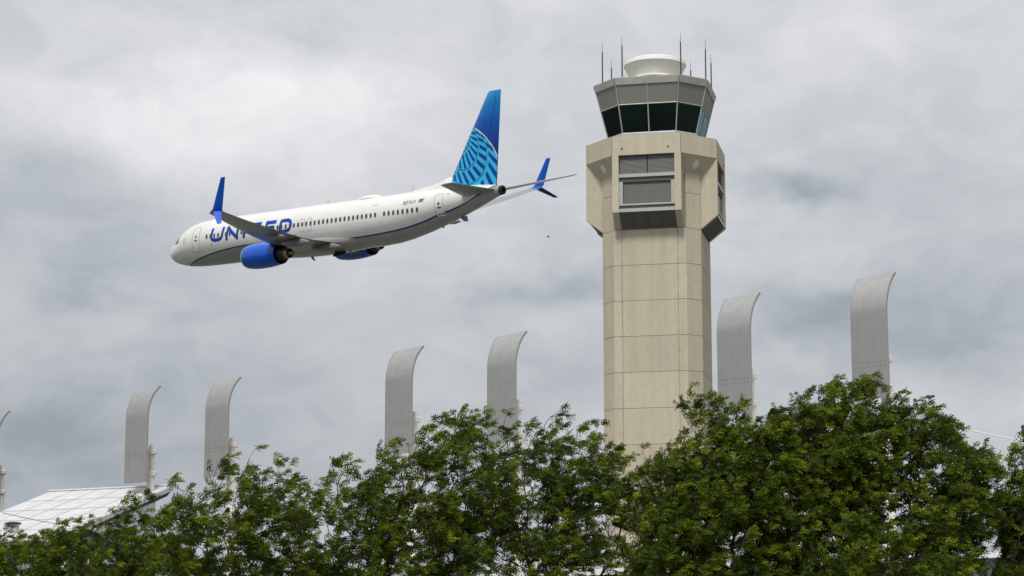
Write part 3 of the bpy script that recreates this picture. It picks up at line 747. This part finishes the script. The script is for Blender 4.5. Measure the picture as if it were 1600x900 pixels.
        # flap track fairings
        for y, ln, wd in ((3.1, 3.4, .30), (6.7, 3.3, .31), (9.9, 2.1, .20)):
            q = y-1.88; z = -1.30+.14*q+.0030*q*q-.30
            te = 23.9 if y < 5.9 else 23.93+(y-5.9)*.36
            rr = []
            for i in range(11):
                k = i/10; r_ = (math.sin(math.pi*min(1, k*.97+.015))**.7)
                rr.append([(te-ln*.72+ln*k-OX, s*y+wd*r_*math.cos(a)*.75, z-.12-.10*k+wd*1.15*r_*math.sin(a)) for a in [2*math.pi*j/14 for j in range(14)]])
            mb = MB(); mb.loft(rr); mb.build('flap_fairing', wingm, w, smooth=True)
        # flap and aileron gaps under the trailing edge
        mb = MB()
        for y0_, y1_ in ((2.3, 5.7), (6.0, 11.3), (11.6, 15.6)):
            P = []
            for y in np.linspace(y0_, y1_, 8):
                q = y-1.88; te = 23.75+.03*y if y < 5.9 else 23.93+(y-5.9)*.36
                le = 16.3+(y-1.88)*.80 if y < 4.8 else 18.64+(y-4.8)*.611
                a = .74; c = te-le; tk = c*np.interp(y, [0, 6, 17], [.125, .115, .10])
                z = -1.30+.14*q+.0030*q*q-.02*a*c-.85*np.interp(a, [.55, .78], [.40, .20])*tk-.006
                P += [(le+a*c-OX, s*y, z), (le+a*c-OX+.07, s*y, z+.004)]
            mb.add(P, [(2*i, 2*i+1, 2*i+3, 2*i+2) for i in range(7)])
        mb.build('flap_gap', seam, w)
        # --- engine
        EY, EZ = s*5.15, -1.76
        E = Matrix.Translation((0, EY, EZ)) @ Matrix.Rotation(math.pi/2, 4, 'Y')
        def lx(prof, flat=True):
            """turned about the engine axis; the cowl is flattened underneath"""
            rr = []
            for x_, r_ in prof:
                ring = []
                for j in range(36):
                    a = 2*math.pi*j/36; z = r_*math.sin(a)
                    if flat and z < 0: z *= .93
                    ring.append((x_+1.4-OX, EY+.95*r_*math.cos(a), EZ+.95*z))
                rr.append(ring)
            return rr
        eng = MB().loft(lx([(15.3, .80), (14.75, .84), (14.62, .90), (14.60, .95), (14.66, 1.00), (14.9, 1.07), (15.5, 1.14), (16.3, 1.16), (17.2, 1.12), (18.0, 1.02), (18.55, .93), (18.56, .89), (18.2, .88), (17.6, .86)]), False, False).build('engine', blue, t, smooth=True, auto=50)
        MB().loft(lx([(14.75, .842), (14.61, .90), (14.59, .95), (14.65, 1.005), (14.80, 1.052)]), False, False).build('inlet_lip', bare, eng, smooth=True)
        MB().loft(lx([(15.4, .80), (15.41, .02)], False), False, True).build('fan', dkm, eng)
        MB().loft(lx([(17.6, .86), (17.61, .3)], False), False, False).build('duct_wall', black, eng)
        MB().loft(lx([(17.6, .66), (18.5, .62), (19.0, .53), (19.25, .50), (19.25, .47), (18.6, .47)], False), False, False).build('core_cowl', black, eng, smooth=True, auto=50)
        MB().loft(lx([(18.9, .51), (19.35, .47), (19.62, .42), (19.62, .385), (19.0, .39)], False), False, False).build('exhaust_nozzle', noz, eng, smooth=True, auto=50)
        MB().loft(lx([(19.0, .385), (19.01, .1)], False), False, False).build('turbine_face', dkm, eng)
        MB().loft(lx([(19.0, .25), (19.6, .22), (20.0, .13), (20.35, .06), (20.36, .01)], False), True, True).build('exhaust_plug', noz, eng, smooth=True, auto=60)
        # pylon up to the wing
        rr = []
        for z, xl, xt, hw in ((-.98, 17.1, 21.4, .17), (-.72, 17.7, 21.9, .20), (-.45, 19.2, 22.0, .16)):
            rr.append([(xl-OX, EY, z), (xl+.6-OX, EY+hw, z), (xl+(xt-xl)*.6-OX, EY+hw, z), (xt-OX, EY, z+.12), (xl+(xt-xl)*.6-OX, EY-hw, z), (xl+.6-OX, EY-hw, z)])
        MB().loft(rr).build('engine_pylon', wingm, t, smooth=True, auto=40)
        # cowl strake and drain mast
        mb = MB(); a = R(40); cy, cz = -s*math.cos(a), math.sin(a)
        q = [(16.9-OX, EY+cy*1.08, EZ+cz*1.08), (18.2-OX, EY+cy*1.06, EZ+cz*1.06), (18.1-OX, EY+cy*1.42, EZ+cz*1.42)]
        mb.add(q+[(p[0], p[1], p[2]+.03) for p in q], [(0, 1, 2), (3, 5, 4), (0, 3, 4, 1), (1, 4, 5, 2), (2, 5, 3, 0)]); mb.build('cowl_strake', blue, eng)
    wing(-1); wing(1)
    # --- horizontal tail
    stab = mat('stabiliser_grey', (.24, .235, .225), .3, noise=(1.5, (.20, .195, .185), (.3, 1, 1)), coat=.2)
    for s in (-1, 1):
        S_ = []
        for y in (.2, .9, 3, 5, 6.7, 7.05, 7.18):
            k = y/7.18
            le = 36.15+k*4.40+(.25 if y > 7.1 else 0); te = 39.55+k*2.1
            S_.append(foil(le, te, s*y, 1.02+k*.88, (te-le)*.10, -.085))
        mb = MB(); mb.loft(S_); h = mb.build('tailplane', stab, t, smooth=True, auto=40)
        mb = MB(); P = []
        for y in np.linspace(1.1, 6.6, 8):
            k = y/7.18; le = 36.15+k*4.40; te = 39.55+k*2.1; a = .72; c = te-le
            P += [(le+a*c-OX, s*y, 1.02+k*.88+.085*a*c-.26*c*.10-.012), (le+(a+.025)*c-OX, s*y, 1.02+k*.88+.085*a*c-.23*c*.10-.012)]
        mb.add(P, [(2*i, 2*i+1, 2*i+3, 2*i+2) for i in range(7)]); mb.build('elevator_gap', black, h)
    # --- fin, blue fading to sky blue at the tip
    finm = mat('fin_blue_gradient', (.003, .03, .25), .25, coat=.4)
    nt = finm.node_tree; N = nt.nodes; L = nt.links; b = N['Principled BSDF']
    tc = N.new('ShaderNodeTexCoord'); sp = N.new('ShaderNodeSeparateXYZ'); L.new(tc.outputs['Object'], sp.inputs[0])
    mr = N.new('ShaderNodeMapRange'); L.new(sp.outputs['Z'], mr.inputs[0]); mr.inputs[1].default_value = 3.6; mr.inputs[2].default_value = 9.0
    cr = N.new('ShaderNodeValToRGB'); L.new(mr.outputs[0], cr.inputs[0])
    e = cr.color_ramp.elements; e[0].position = .15; e[0].color = (.002, .028, .23, 1); e[1].position = 1; e[1].color = (.02, .38, .72, 1)
    q = e.new(.55); q.color = (.001, .09, .46, 1); q = e.new(.82); q.color = (.004, .21, .60, 1); L.new(cr.outputs[0], b.inputs['Base Color'])
    def fin_edges(z): return 34.62+(z-2.2)*.768, 39.60+(z-1.72)*.203
    S_ = []
    for z in (1.2, 2.2, 3.4, 4.6, 5.8, 7, 8, 8.72, 8.86):
        le, te = fin_edges(z)
        if z > 8.8: le += .12
        c = te-le; prof = [(0, 0), (.02, .25), (.08, .40), (.2, .48), (.38, .5), (.6, .40), (.8, .22), (1, .02)]
        P = [(a, d) for a, d in prof]+[(a, -d) for a, d in reversed(prof[1:])]
        tz = c*.095
        S_.append([Vector((le+a*c-OX, d*tz, z)) for a, d in P])
    mb = MB(); mb.loft(S_); fin = mb.build('tail_fin', finm, t, smooth=True, auto=40)
    mb = MB(); rr = []
    for x_, zt_, hw in ((29.8, 2.0, .05), (31, 2.13, .10), (32.5, 2.28, .14), (33.6, 2.48, .17), (34.3, 2.68, .18), (34.9, 2.75, .16), (35.2, 2.3, .1)):
        rr.append([(x_-OX, hw*2.2, 1.75), (x_-OX, hw, zt_-.08), (x_-OX, 0, zt_), (x_-OX, -hw, zt_-.08), (x_-OX, -hw*2.2, 1.75)])
    mb.loft(rr); mb.build('dorsal_fin', white, t, smooth=True, auto=60)
    # globe pattern: cyan field, navy blocks between curved rings, cream edge line
    def fin_y(x_, z):
        le, te = fin_edges(z); c = te-le; a = min(1, max(0, (x_-le)/c))
        return np.interp(a, [0, .02, .08, .2, .38, .6, .8, 1], [0, .25, .40, .48, .5, .40, .22, .02])*c*.095
    def clip(poly):
        def half(P, f):
            Q = []
            for i in range(len(P)):
                a, c = P[i], P[(i+1) % len(P)]; fa, fc_ = f(a), f(c)
                if fa >= 0: Q.append(a)
                if fa*fc_ < 0:
                    s_ = fa/(fa-fc_); Q.append((a[0]+(c[0]-a[0])*s_, a[1]+(c[1]-a[1])*s_))
            return Q
        for f in (lambda p: p[0]-fin_edges(p[1])[0]-.03, lambda p: fin_edges(p[1])[1]-.04-p[0], lambda p: p[1]-1.66):
            if poly: poly = half(poly, f)
        return poly
    RC = [(0, 36.5, 6.15, .30), (1, 36.40, 5.60, 1.08), (2, 36.42, 4.95, 1.85), (3, 36.75, 4.25, 2.30), (4, 36.0, 2.6, 4.12)]
    def gp(k, a):
        cx = np.interp(k, [r[0] for r in RC], [r[1] for r in RC]); cz = np.interp(k, [r[0] for r in RC], [r[2] for r in RC]); r_ = np.interp(k, [r[0] for r in RC], [r[3] for r in RC])
        return (cx+r_*math.cos(a), cz+r_*math.sin(a))
    def decal(name, m, polys, off):
        mb = MB()
        for sgn in (-1, 1):
            for P in polys:
                P = clip(P)
                if len(P) < 3: continue
                v = [(x_-OX, sgn*(fin_y(x_, z)+off), z) for x_, z in P]
                mb.add(v, [tuple(range(len(v)))])
        return mb.build(name, m, fin, kind='stuff')
    def field(rad):
        polys = []          # the disc of the outer ring in narrow cells so that it hugs the fin
        for i in range(24):
            for j in range(40):
                x0_, x1_ = 34+i*.27, 34+(i+1)*.27; z0_, z1_ = 1.6+j*.13, 1.6+(j+1)*.13
                P = [(x0_, z0_), (x1_, z0_), (x1_, z1_), (x0_, z1_)]
                d_ = [math.hypot(p[0]-36.0, p[1]-2.6) for p in P]
                if min(d_) > rad: continue
                if max(d_) > rad:
                    Q = []
                    for a_ in range(4):
                        p, q_ = P[a_], P[(a_+1) % 4]; dp, dq = d_[a_]-rad, d_[(a_+1) % 4]-rad
                        if dp <= 0: Q.append(p)
                        if dp*dq < 0: s_ = dp/(dp-dq); Q.append((p[0]+(q_[0]-p[0])*s_, p[1]+(q_[1]-p[1])*s_))
                    P = Q
                if len(P) >= 3: polys.append(P)
        return polys
    decal('globe_edge_line', cream, field(4.20), .008)
    decal('globe_field', cyan, field(4.13), .013)
    polys = []
    for k in range(0, 4):
        st = 18 if k else 20
        nb = int(360/st)
        for j in range(nb):
            a0 = R(-150+j*st+(0, 6, 0, 4)[k]); a1 = a0+R(st*.46)
            tw = R(5)
            k0, k1 = k+.10, k+.90
            n_ = 4
            P = [gp(k0, a0+(a1-a0)*i/n_) for i in range(n_+1)]+[gp(k1, a1+tw-(a1-a0)*i/n_) for i in range(n_+1)]
            if k == 3: P = [p for p in P]
            ctr = (sum(p[0] for p in P)/len(P), sum(p[1] for p in P)/len(P))
            for ii in range(3):
                for jj in range(5):
                    f_ = lambda i_, j_: gp(k0+(k1-k0)*j_/5, a0+(a1-a0)*i_/3+tw*j_/5)
                    P = [f_(ii, jj), f_(ii+1, jj), f_(ii+1, jj+1), f_(ii, jj+1)]
                    if all(math.hypot(p[0]-36, p[1]-2.6) < 4.11 for p in P): polys.append(P)
    decal('globe_blocks', mat('globe_navy', (.002, .055, .38), .35, spec=.3), polys, .022)
    polys = []
    for k in (1, 2, 3):
        for j in range(60):
            a0, a1 = R(j*6-180), R(j*6-174)
            P = [gp(k-.045, a0), gp(k-.045, a1), gp(k-.01, a1), gp(k-.01, a0)]
            if all(math.hypot(p[0]-36, p[1]-2.6) < 4.12 for p in P): polys.append(P)
    decal('globe_rings', navy, polys, .026)
    # rudder line
    mb = MB()
    P = []
    for z in np.linspace(2.4, 8.5, 10):
        le, te = fin_edges(z); x_ = te-(te-le)*.30
        P += [(x_-OX, -(fin_y(x_, z)+.023), z), (x_+.022-OX, -(fin_y(x_+.022, z)+.023), z)]
    mb.add(P, [(2*i, 2*i+1, 2*i+3, 2*i+2) for i in range(9)]); mb.build('rudder_gap', navy, fin)
    # --- satellite dome, blade antennas, belly blades, tail skid, wheel wells
    rr = []
    for i in range(13):
        k = i/12; r_ = max(.02, math.sin(math.pi*(k*.96+.02))**.6)
        rr.append([(24.1+2.9*k-OX, .56*r_*math.cos(a), 1.93+.30*r_*max(-.3, math.sin(a))) for a in [2*math.pi*j/20 for j in range(20)]])
    MB().loft(rr).build('satellite_dome', mat('cream_dome', (.66, .63, .55), .35), t, smooth=True)
    def blade(x_, z, h, c, sl, m, down=False, y=0, name='blade_antenna'):
        d = -1 if down else 1
        q = [(x_-OX, y-.03, z), (x_+c-OX, y-.03, z), (x_+c+sl-OX, y-.015, z+d*h), (x_+c*.45+sl-OX, y-.015, z+d*h)]
        MB().hexa(q, [(p[0], 2*y-p[1], p[2]) for p in q]).build(name, m, t)
    blade(13.3, 1.98, .30, .34, .15, white); blade(20.3, 1.98, .32, .34, .15, white); blade(30.2, 1.98, .55, .28, .25, white)
    blade(17.8, -2.2, .34, .30, .25, black, True); blade(23.4, -1.98, .40, .22, .1, wingm, True, -.9, 'drain_mast'); blade(9.7, -1.98, .2, .3, .1, wingm, True)
    blade(33.2, -1.02, .10, .3, .1, wingm, True, 0, 'drain_mast'); blade(35.3, -.40, .42, .8, .1, wingm, True, 0, 'tail_skid')
    for s in (-1, 1):
        Mw = Matrix.Translation((22.3-OX, s*.95, -2.06)) @ Matrix.Rotation(R(-s*17), 4, 'X')
        w = MB().lathe([(.58, -.2), (.58, -.14), (.50, -.13)], 24, Mw).build('wheel_well', black, t)
        MB().lathe([(.50, -.02), (.46, -.17), (.34, -.19), (.30, -.15), (.12, -.16)], 24, Mw).build('tyre', mat('tyre_rubber', (.02, .02, .02), .8), w, smooth=True, auto=40)
airliner()

# ------------------------------------------------------------------ bird, a far speck
def bird():
    m = mat('bird_dark', (.02, .02, .022), .8)
    p = at(856.5, 370, 150)
    b = thing('bird', p, 'tiny dark flying bird, a speck in the sky right of the airliner', 'bird')
    MB().loft([[(-.10+x, r*math.cos(a)*.8, r*math.sin(a)) for a in [2*math.pi*j/8 for j in range(8)]] for x, r in ((0, .005), (.03, .025), (.10, .035), (.17, .02), (.24, .006))]).build('body', m, b, smooth=True)
    for s in (-1, 1):
        q = [(-.05, 0, .01), (.05, 0, .01), (.04, s*.11, .05), (-.03, s*.11, .05)]; q2 = [(-.03, s*.11, .05), (.04, s*.11, .05), (.07, s*.22, .02), (.05, s*.22, .02)]
        mb = MB(); mb.hexa(q, [(x, y, z+.008) for x, y, z in q]); mb.hexa(q2, [(x, y, z+.006) for x, y, z in q2]); mb.build('wing', m, b)
bird()

# ------------------------------------------------------------------ trees: wind-blown honey locusts
def leafmat(name, c1, c2, c3):
    m = bpy.data.materials.new(name); m.use_nodes = True
    nt = m.node_tree; N = nt.nodes; L = nt.links; b = N['Principled BSDF']
    at_ = N.new('ShaderNodeAttribute'); at_.attribute_name = 'tone'
    cr = N.new('ShaderNodeValToRGB'); L.new(at_.outputs['Fac'], cr.inputs[0])
    e = cr.color_ramp.elements; e[0].position = 0; e[0].color = (*c1, 1); e[1].position = 1; e[1].color = (*c3, 1); q = e.new(.5); q.color = (*c2, 1)
    L.new(cr.outputs[0], b.inputs['Base Color']); b.inputs['Roughness'].default_value = .55; b.inputs['Specular IOR Level'].default_value = .12
    tr = N.new('ShaderNodeBsdfTranslucent'); L.new(cr.outputs[0], tr.inputs['Color'])
    mx = N.new('ShaderNodeMixShader'); mx.inputs[0].default_value = .32
    L.new(b.outputs[0], mx.inputs[1]); L.new(tr.outputs[0], mx.inputs[2]); L.new(mx.outputs[0], N['Material Output'].inputs['Surface'])
    return m
BARK = mat('dark_locust_bark', (.020, .016, .012), .9, noise=(9, (.035, .028, .022), (1, 1, .3)), bump=(20, .5, .02))
LEAF = leafmat('locust_leaf', (.030, .050, .005), (.085, .132, .007), (.20, .245, .013))
WIND = np.array([.93, .12, .18])

def tree(label, base_px, Y, ells, n_pts, seed, leaves=11, scale=1.0, depth=2.1, clus=48, cutoff=1010):
    rng = np.random.default_rng(seed)
    E = []
    for cx, cy, rx, ry in ells:
        c = np.array(at(cx, cy, Y)); s = np.array(at(cx+rx, cy, Y))[0]-c[0]; h = np.array(at(cx, cy-ry, Y))[2]-c[2]
        E.append((c, np.array([s, min(depth, s*1.1), h])))
    vol = np.array([np.prod(e[1]) for e in E])**.8; vol /= vol.sum()
    def sample(n, pw):
        k = rng.choice(len(E), n, p=vol); d = rng.normal(size=(n, 3)); d /= np.linalg.norm(d, axis=1)[:, None]
        r = rng.random(n)**pw
        return np.array([E[i][0]+E[i][1]*dd*rr for i, dd, rr in zip(k, d, r)])
    cl = sample(clus, .30)
    k = rng.integers(0, clus, n_pts)
    sg = rng.uniform(.16, .46, clus)*scale
    P = cl[k]+rng.normal(size=(n_pts, 3))*sg[k][:, None]*np.array([1, 1, .8])
    P = np.vstack([P, sample(n_pts//3, .42)])
    # keep points inside the crown outline
    ins = np.zeros(len(P), bool)
    for c, s in E: ins |= (((P-c)/s)**2).sum(1) < 1.03
    P = P[ins]
    P = P[P[:, 2] > 2.6]
    low = EYE+Y*(1137-945)/F_PX      # the underside of the crown is thinner than its sunlit top
    P = P[(P[:, 2] > low) | (rng.random(len(P)) < .30)]
    b0 = np.array([at(base_px, 900, Y).x, Y, 0.0])
    root = thing('locust_tree', tuple(b0), label, 'tree', 0, 'leafy locust trees along the bottom')
    nodes = [b0]; par = [-1]; plen = [0.0]
    fork = 2.6
    for z in (.8, 1.7, fork): nodes.append(b0+np.array([.04*z, .02*z, z])); par.append(len(nodes)-2); plen.append(z*.35)
    f0 = nodes[-1]
    P = P[np.argsort(np.linalg.norm(P-f0, axis=1))]
    Narr = np.zeros((60000, 3)); Parr = np.zeros(60000); cnt = len(nodes)
    Narr[:cnt] = nodes; Parr[:cnt] = plen; Parr[:cnt-1] += 50
    parents = list(par); tips = []
    for p in P:
        d = np.linalg.norm(Narr[:cnt]-p, axis=1)
        j = int(np.argmin(d+.42*Parr[:cnt])); a = Narr[j].copy(); dist = d[j]
        ns = max(1, int(dist/.32)); prev = j
        bow = rng.normal(size=3)*.06*dist+np.array([-.05, 0, .10])*dist
        for q in range(1, ns+1):
            u = q/ns; x = a+(p-a)*u+bow*4*u*(1-u)*.6
            Narr[cnt] = x; Parr[cnt] = Parr[prev]+np.linalg.norm(x-Narr[prev]); parents.append(prev); prev = cnt; cnt += 1
        tips.append(prev)
    V = Narr[:cnt]; parents = np.array(parents)
    nch = np.zeros(cnt, int)
    rad = np.zeros(cnt); acc = np.zeros(cnt)
    for i in range(cnt-1, -1, -1):
        rad[i] = (acc[i])**(1/2.35) if acc[i] > 0 else .0062
        rad[i] = max(rad[i], .0062)
        if parents[i] >= 0: acc[parents[i]] += rad[i]**2.35; nch[parents[i]] += 1
    rad = np.minimum(rad, .24)
    # shoots at the tips, combed over by the wind
    tipdir = []; SH = []
    vv = []; ff = []
    def seg(a, b_, ra, rb, n):
        d = b_-a; l = np.linalg.norm(d)
        if l < 1e-6: return
        d = d/l; u = np.cross(d, [0, 0, 1.] if abs(d[2]) < .9 else [1., 0, 0]); u /= np.linalg.norm(u); w = np.cross(d, u); o = len(vv)
        for c, r_ in ((a, ra), (b_, rb)):
            for i in range(n):
                t_ = 2*math.pi*i/n; vv.append(c+r_*(math.cos(t_)*u+math.sin(t_)*w))
        for i in range(n): j = (i+1) % n; ff.append((o+i, o+j, o+n+j, o+n+i))
    for i in range(1, cnt):
        p = parents[i]; r_ = rad[i]
        seg(V[p], V[i], min(rad[p], r_*1.5), r_, 8 if r_ > .05 else (5 if r_ > .02 else 3))
    LB = []; LD = []; LL = []; LT = []
    for tnode in tips:
        p = parents[tnode]; d = V[tnode]-V[p]; d /= (np.linalg.norm(d)+1e-9)
        nsh = rng.integers(1, 3)
        tone = np.clip(rng.normal(.42, .30), 0, 1)
        for _ in range(nsh):
            sdir = d*.55+WIND*.65+rng.normal(size=3)*.38+np.array([0, 0, .22]); sdir /= np.linalg.norm(sdir)
            ln = rng.uniform(.16, .40)*scale; c = V[tnode].copy(); prev = c
            m = 4
            pts = [c]
            for q in range(1, m+1):
                sdir = sdir+WIND*.16+np.array([0, 0, -.05]); sdir /= np.linalg.norm(sdir)
                c = c+sdir*ln/m; pts.append(c)
            for a, b_ in zip(pts, pts[1:]): seg(a, b_, .006, .0045, 3)
            nl = max(3, int(leaves*rng.uniform(.7, 1.15)))
            u = np.sort(rng.random(nl)**.75); 
            for x in u:
                f = x*m; i0 = min(m-1, int(f)); base = pts[i0]+(pts[i0+1]-pts[i0])*(f-i0)
                ld = sdir*.75+rng.normal(size=3)*.55+WIND*.35; ld /= np.linalg.norm(ld)
                LB.append(base); LD.append(ld); LL.append(rng.uniform(.13, .24)*scale*(1-.25*x)); LT.append(np.clip(tone+rng.normal(0, .13), 0, 1))
    mb = MB(); 
    me = bpy.data.meshes.new('trunk'); me.from_pydata([tuple(v-b0) for v in vv], [], ff); me.materials.append(BARK)
    me.polygons.foreach_set('use_smooth', [True]*len(me.polygons)); link('trunk', me, root)
    # compound leaves: pairs of leaflets along a drooping stalk
    LB = np.array(LB)-b0; LD = np.array(LD); LL = np.array(LL); LT = np.array(LT); n = len(LB)
    side = np.cross(LD, rng.normal(size=(n, 3))); side /= np.linalg.norm(side, axis=1)[:, None]
    nrm = np.cross(side, LD); flip = nrm[:, 2] < 0; nrm[flip] *= -1; side[flip] *= -1
    K = 3; quads = []
    for k_ in range(K):
        u = (k_+.6)/K
        ctr = LB+LD*(LL*u)[:, None]+np.array([.10, 0, -.30])*(LL*u*u)[:, None]
        wl = LL*.40*math.sin(math.pi*(.22+.68*u))
        for s in (-1, 1):
            out = (side*s*.88+LD*.48); out /= np.linalg.norm(out, axis=1)[:, None]
            out = out+nrm*(-.18)+np.array([.12, 0, -.10])
            half = LD*(LL*.135)[:, None]
            tip = ctr+out*wl[:, None]; mid = ctr+out*(wl*.5)[:, None]
            quads.append(np.stack([ctr, mid-half, tip, mid+half], 1))
    Q = np.stack(quads, 1)            # n, 2K, 4, 3
    vt = Q.reshape(-1, 3); nq = n*2*K
    me = bpy.data.meshes.new('crown'); me.vertices.add(len(vt)); me.vertices.foreach_set('co', vt.astype(np.float32).ravel())
    me.loops.add(nq*4); me.loops.foreach_set('vertex_index', np.arange(nq*4, dtype=np.int32))
    me.polygons.add(nq); me.polygons.foreach_set('loop_start', np.arange(0, nq*4, 4, dtype=np.int32))
    me.update(calc_edges=True)
    at2 = me.attributes.new('tone', 'FLOAT', 'FACE'); at2.data.foreach_set('value', np.repeat(LT, 2*K).astype(np.float32))
    me.materials.append(LEAF); link('crown', me, root, kind='stuff')
    return nq

tot = 0
tot += tree('low dense green tree in the bottom left corner, in front of the white roof', 30, 74, [(20, 930, 110, 108), (105, 925, 90, 118), (-60, 930, 80, 110)], 1000, 11, 13, 1.05, 2.2, 60)
tot += tree('low dense green tree between the left corner tree and the loose twiggy tree', 185, 72, [(170, 915, 85, 114), (235, 920, 70, 110)], 560, 12, 12, 1.0, 2.0, 40)
tot += tree('loose twiggy tree in front of the second pylon, right of the white roof', 320, 58, [(390, 805, 85, 110), (265, 850, 75, 105), (330, 890, 130, 120), (430, 860, 60, 110), (205, 808, 32, 50)], 680, 13, 10, 1.0, 1.9, 46)
tot += tree('leafy tree below the airliner engines, rising towards the right', 590, 60, [(545, 830, 95, 110), (640, 790, 85, 130), (700, 770, 70, 130), (610, 900, 150, 120), (480, 850, 55, 95), (520, 750, 24, 36)], 950, 14, 11, 1.0, 2.2, 90)
tot += tree('leafy tree left of the tower base with branches reaching over the tower', 850, 61, [(735, 770, 70, 128), (800, 765, 78, 126), (870, 765, 78, 124), (930, 772, 60, 124), (840, 890, 160, 120), (985, 800, 55, 110), (690, 860, 60, 100)], 1200, 15, 11, 1.0, 2.4, 120)
tot += tree('tall leafy tree right of the tower base with a feathery top', 1085, 57, [(1082, 640, 26, 50), (1110, 650, 24, 48), (1120, 745, 70, 105), (1080, 800, 90, 120), (1175, 745, 70, 118), (1100, 890, 130, 120), (1030, 800, 50, 100), (1215, 800, 60, 150)], 1500, 16, 13, 1.0, 2.6, 100)
tot += tree('broadest and densest green tree, under the largest pylon on the right', 1350, 58, [(1275, 722, 80, 114), (1345, 716, 82, 124), (1418, 728, 66, 116), (1235, 765, 70, 135), (1310, 720, 80, 118), (1470, 780, 70, 120), (1515, 775, 45, 82), (1350, 890, 190, 140), (1510, 810, 50, 110)], 2300, 17, 13, 1.0, 2.8, 150)
tot += tree('leafy tree cut off by the right edge of the photo', 1640, 59, [(1630, 770, 70, 120), (1600, 820, 55, 115), (1575, 800, 30, 95), (1640, 890, 100, 120), (1560, 880, 50, 100)], 850, 18, 12, 1.0, 2.2, 50)
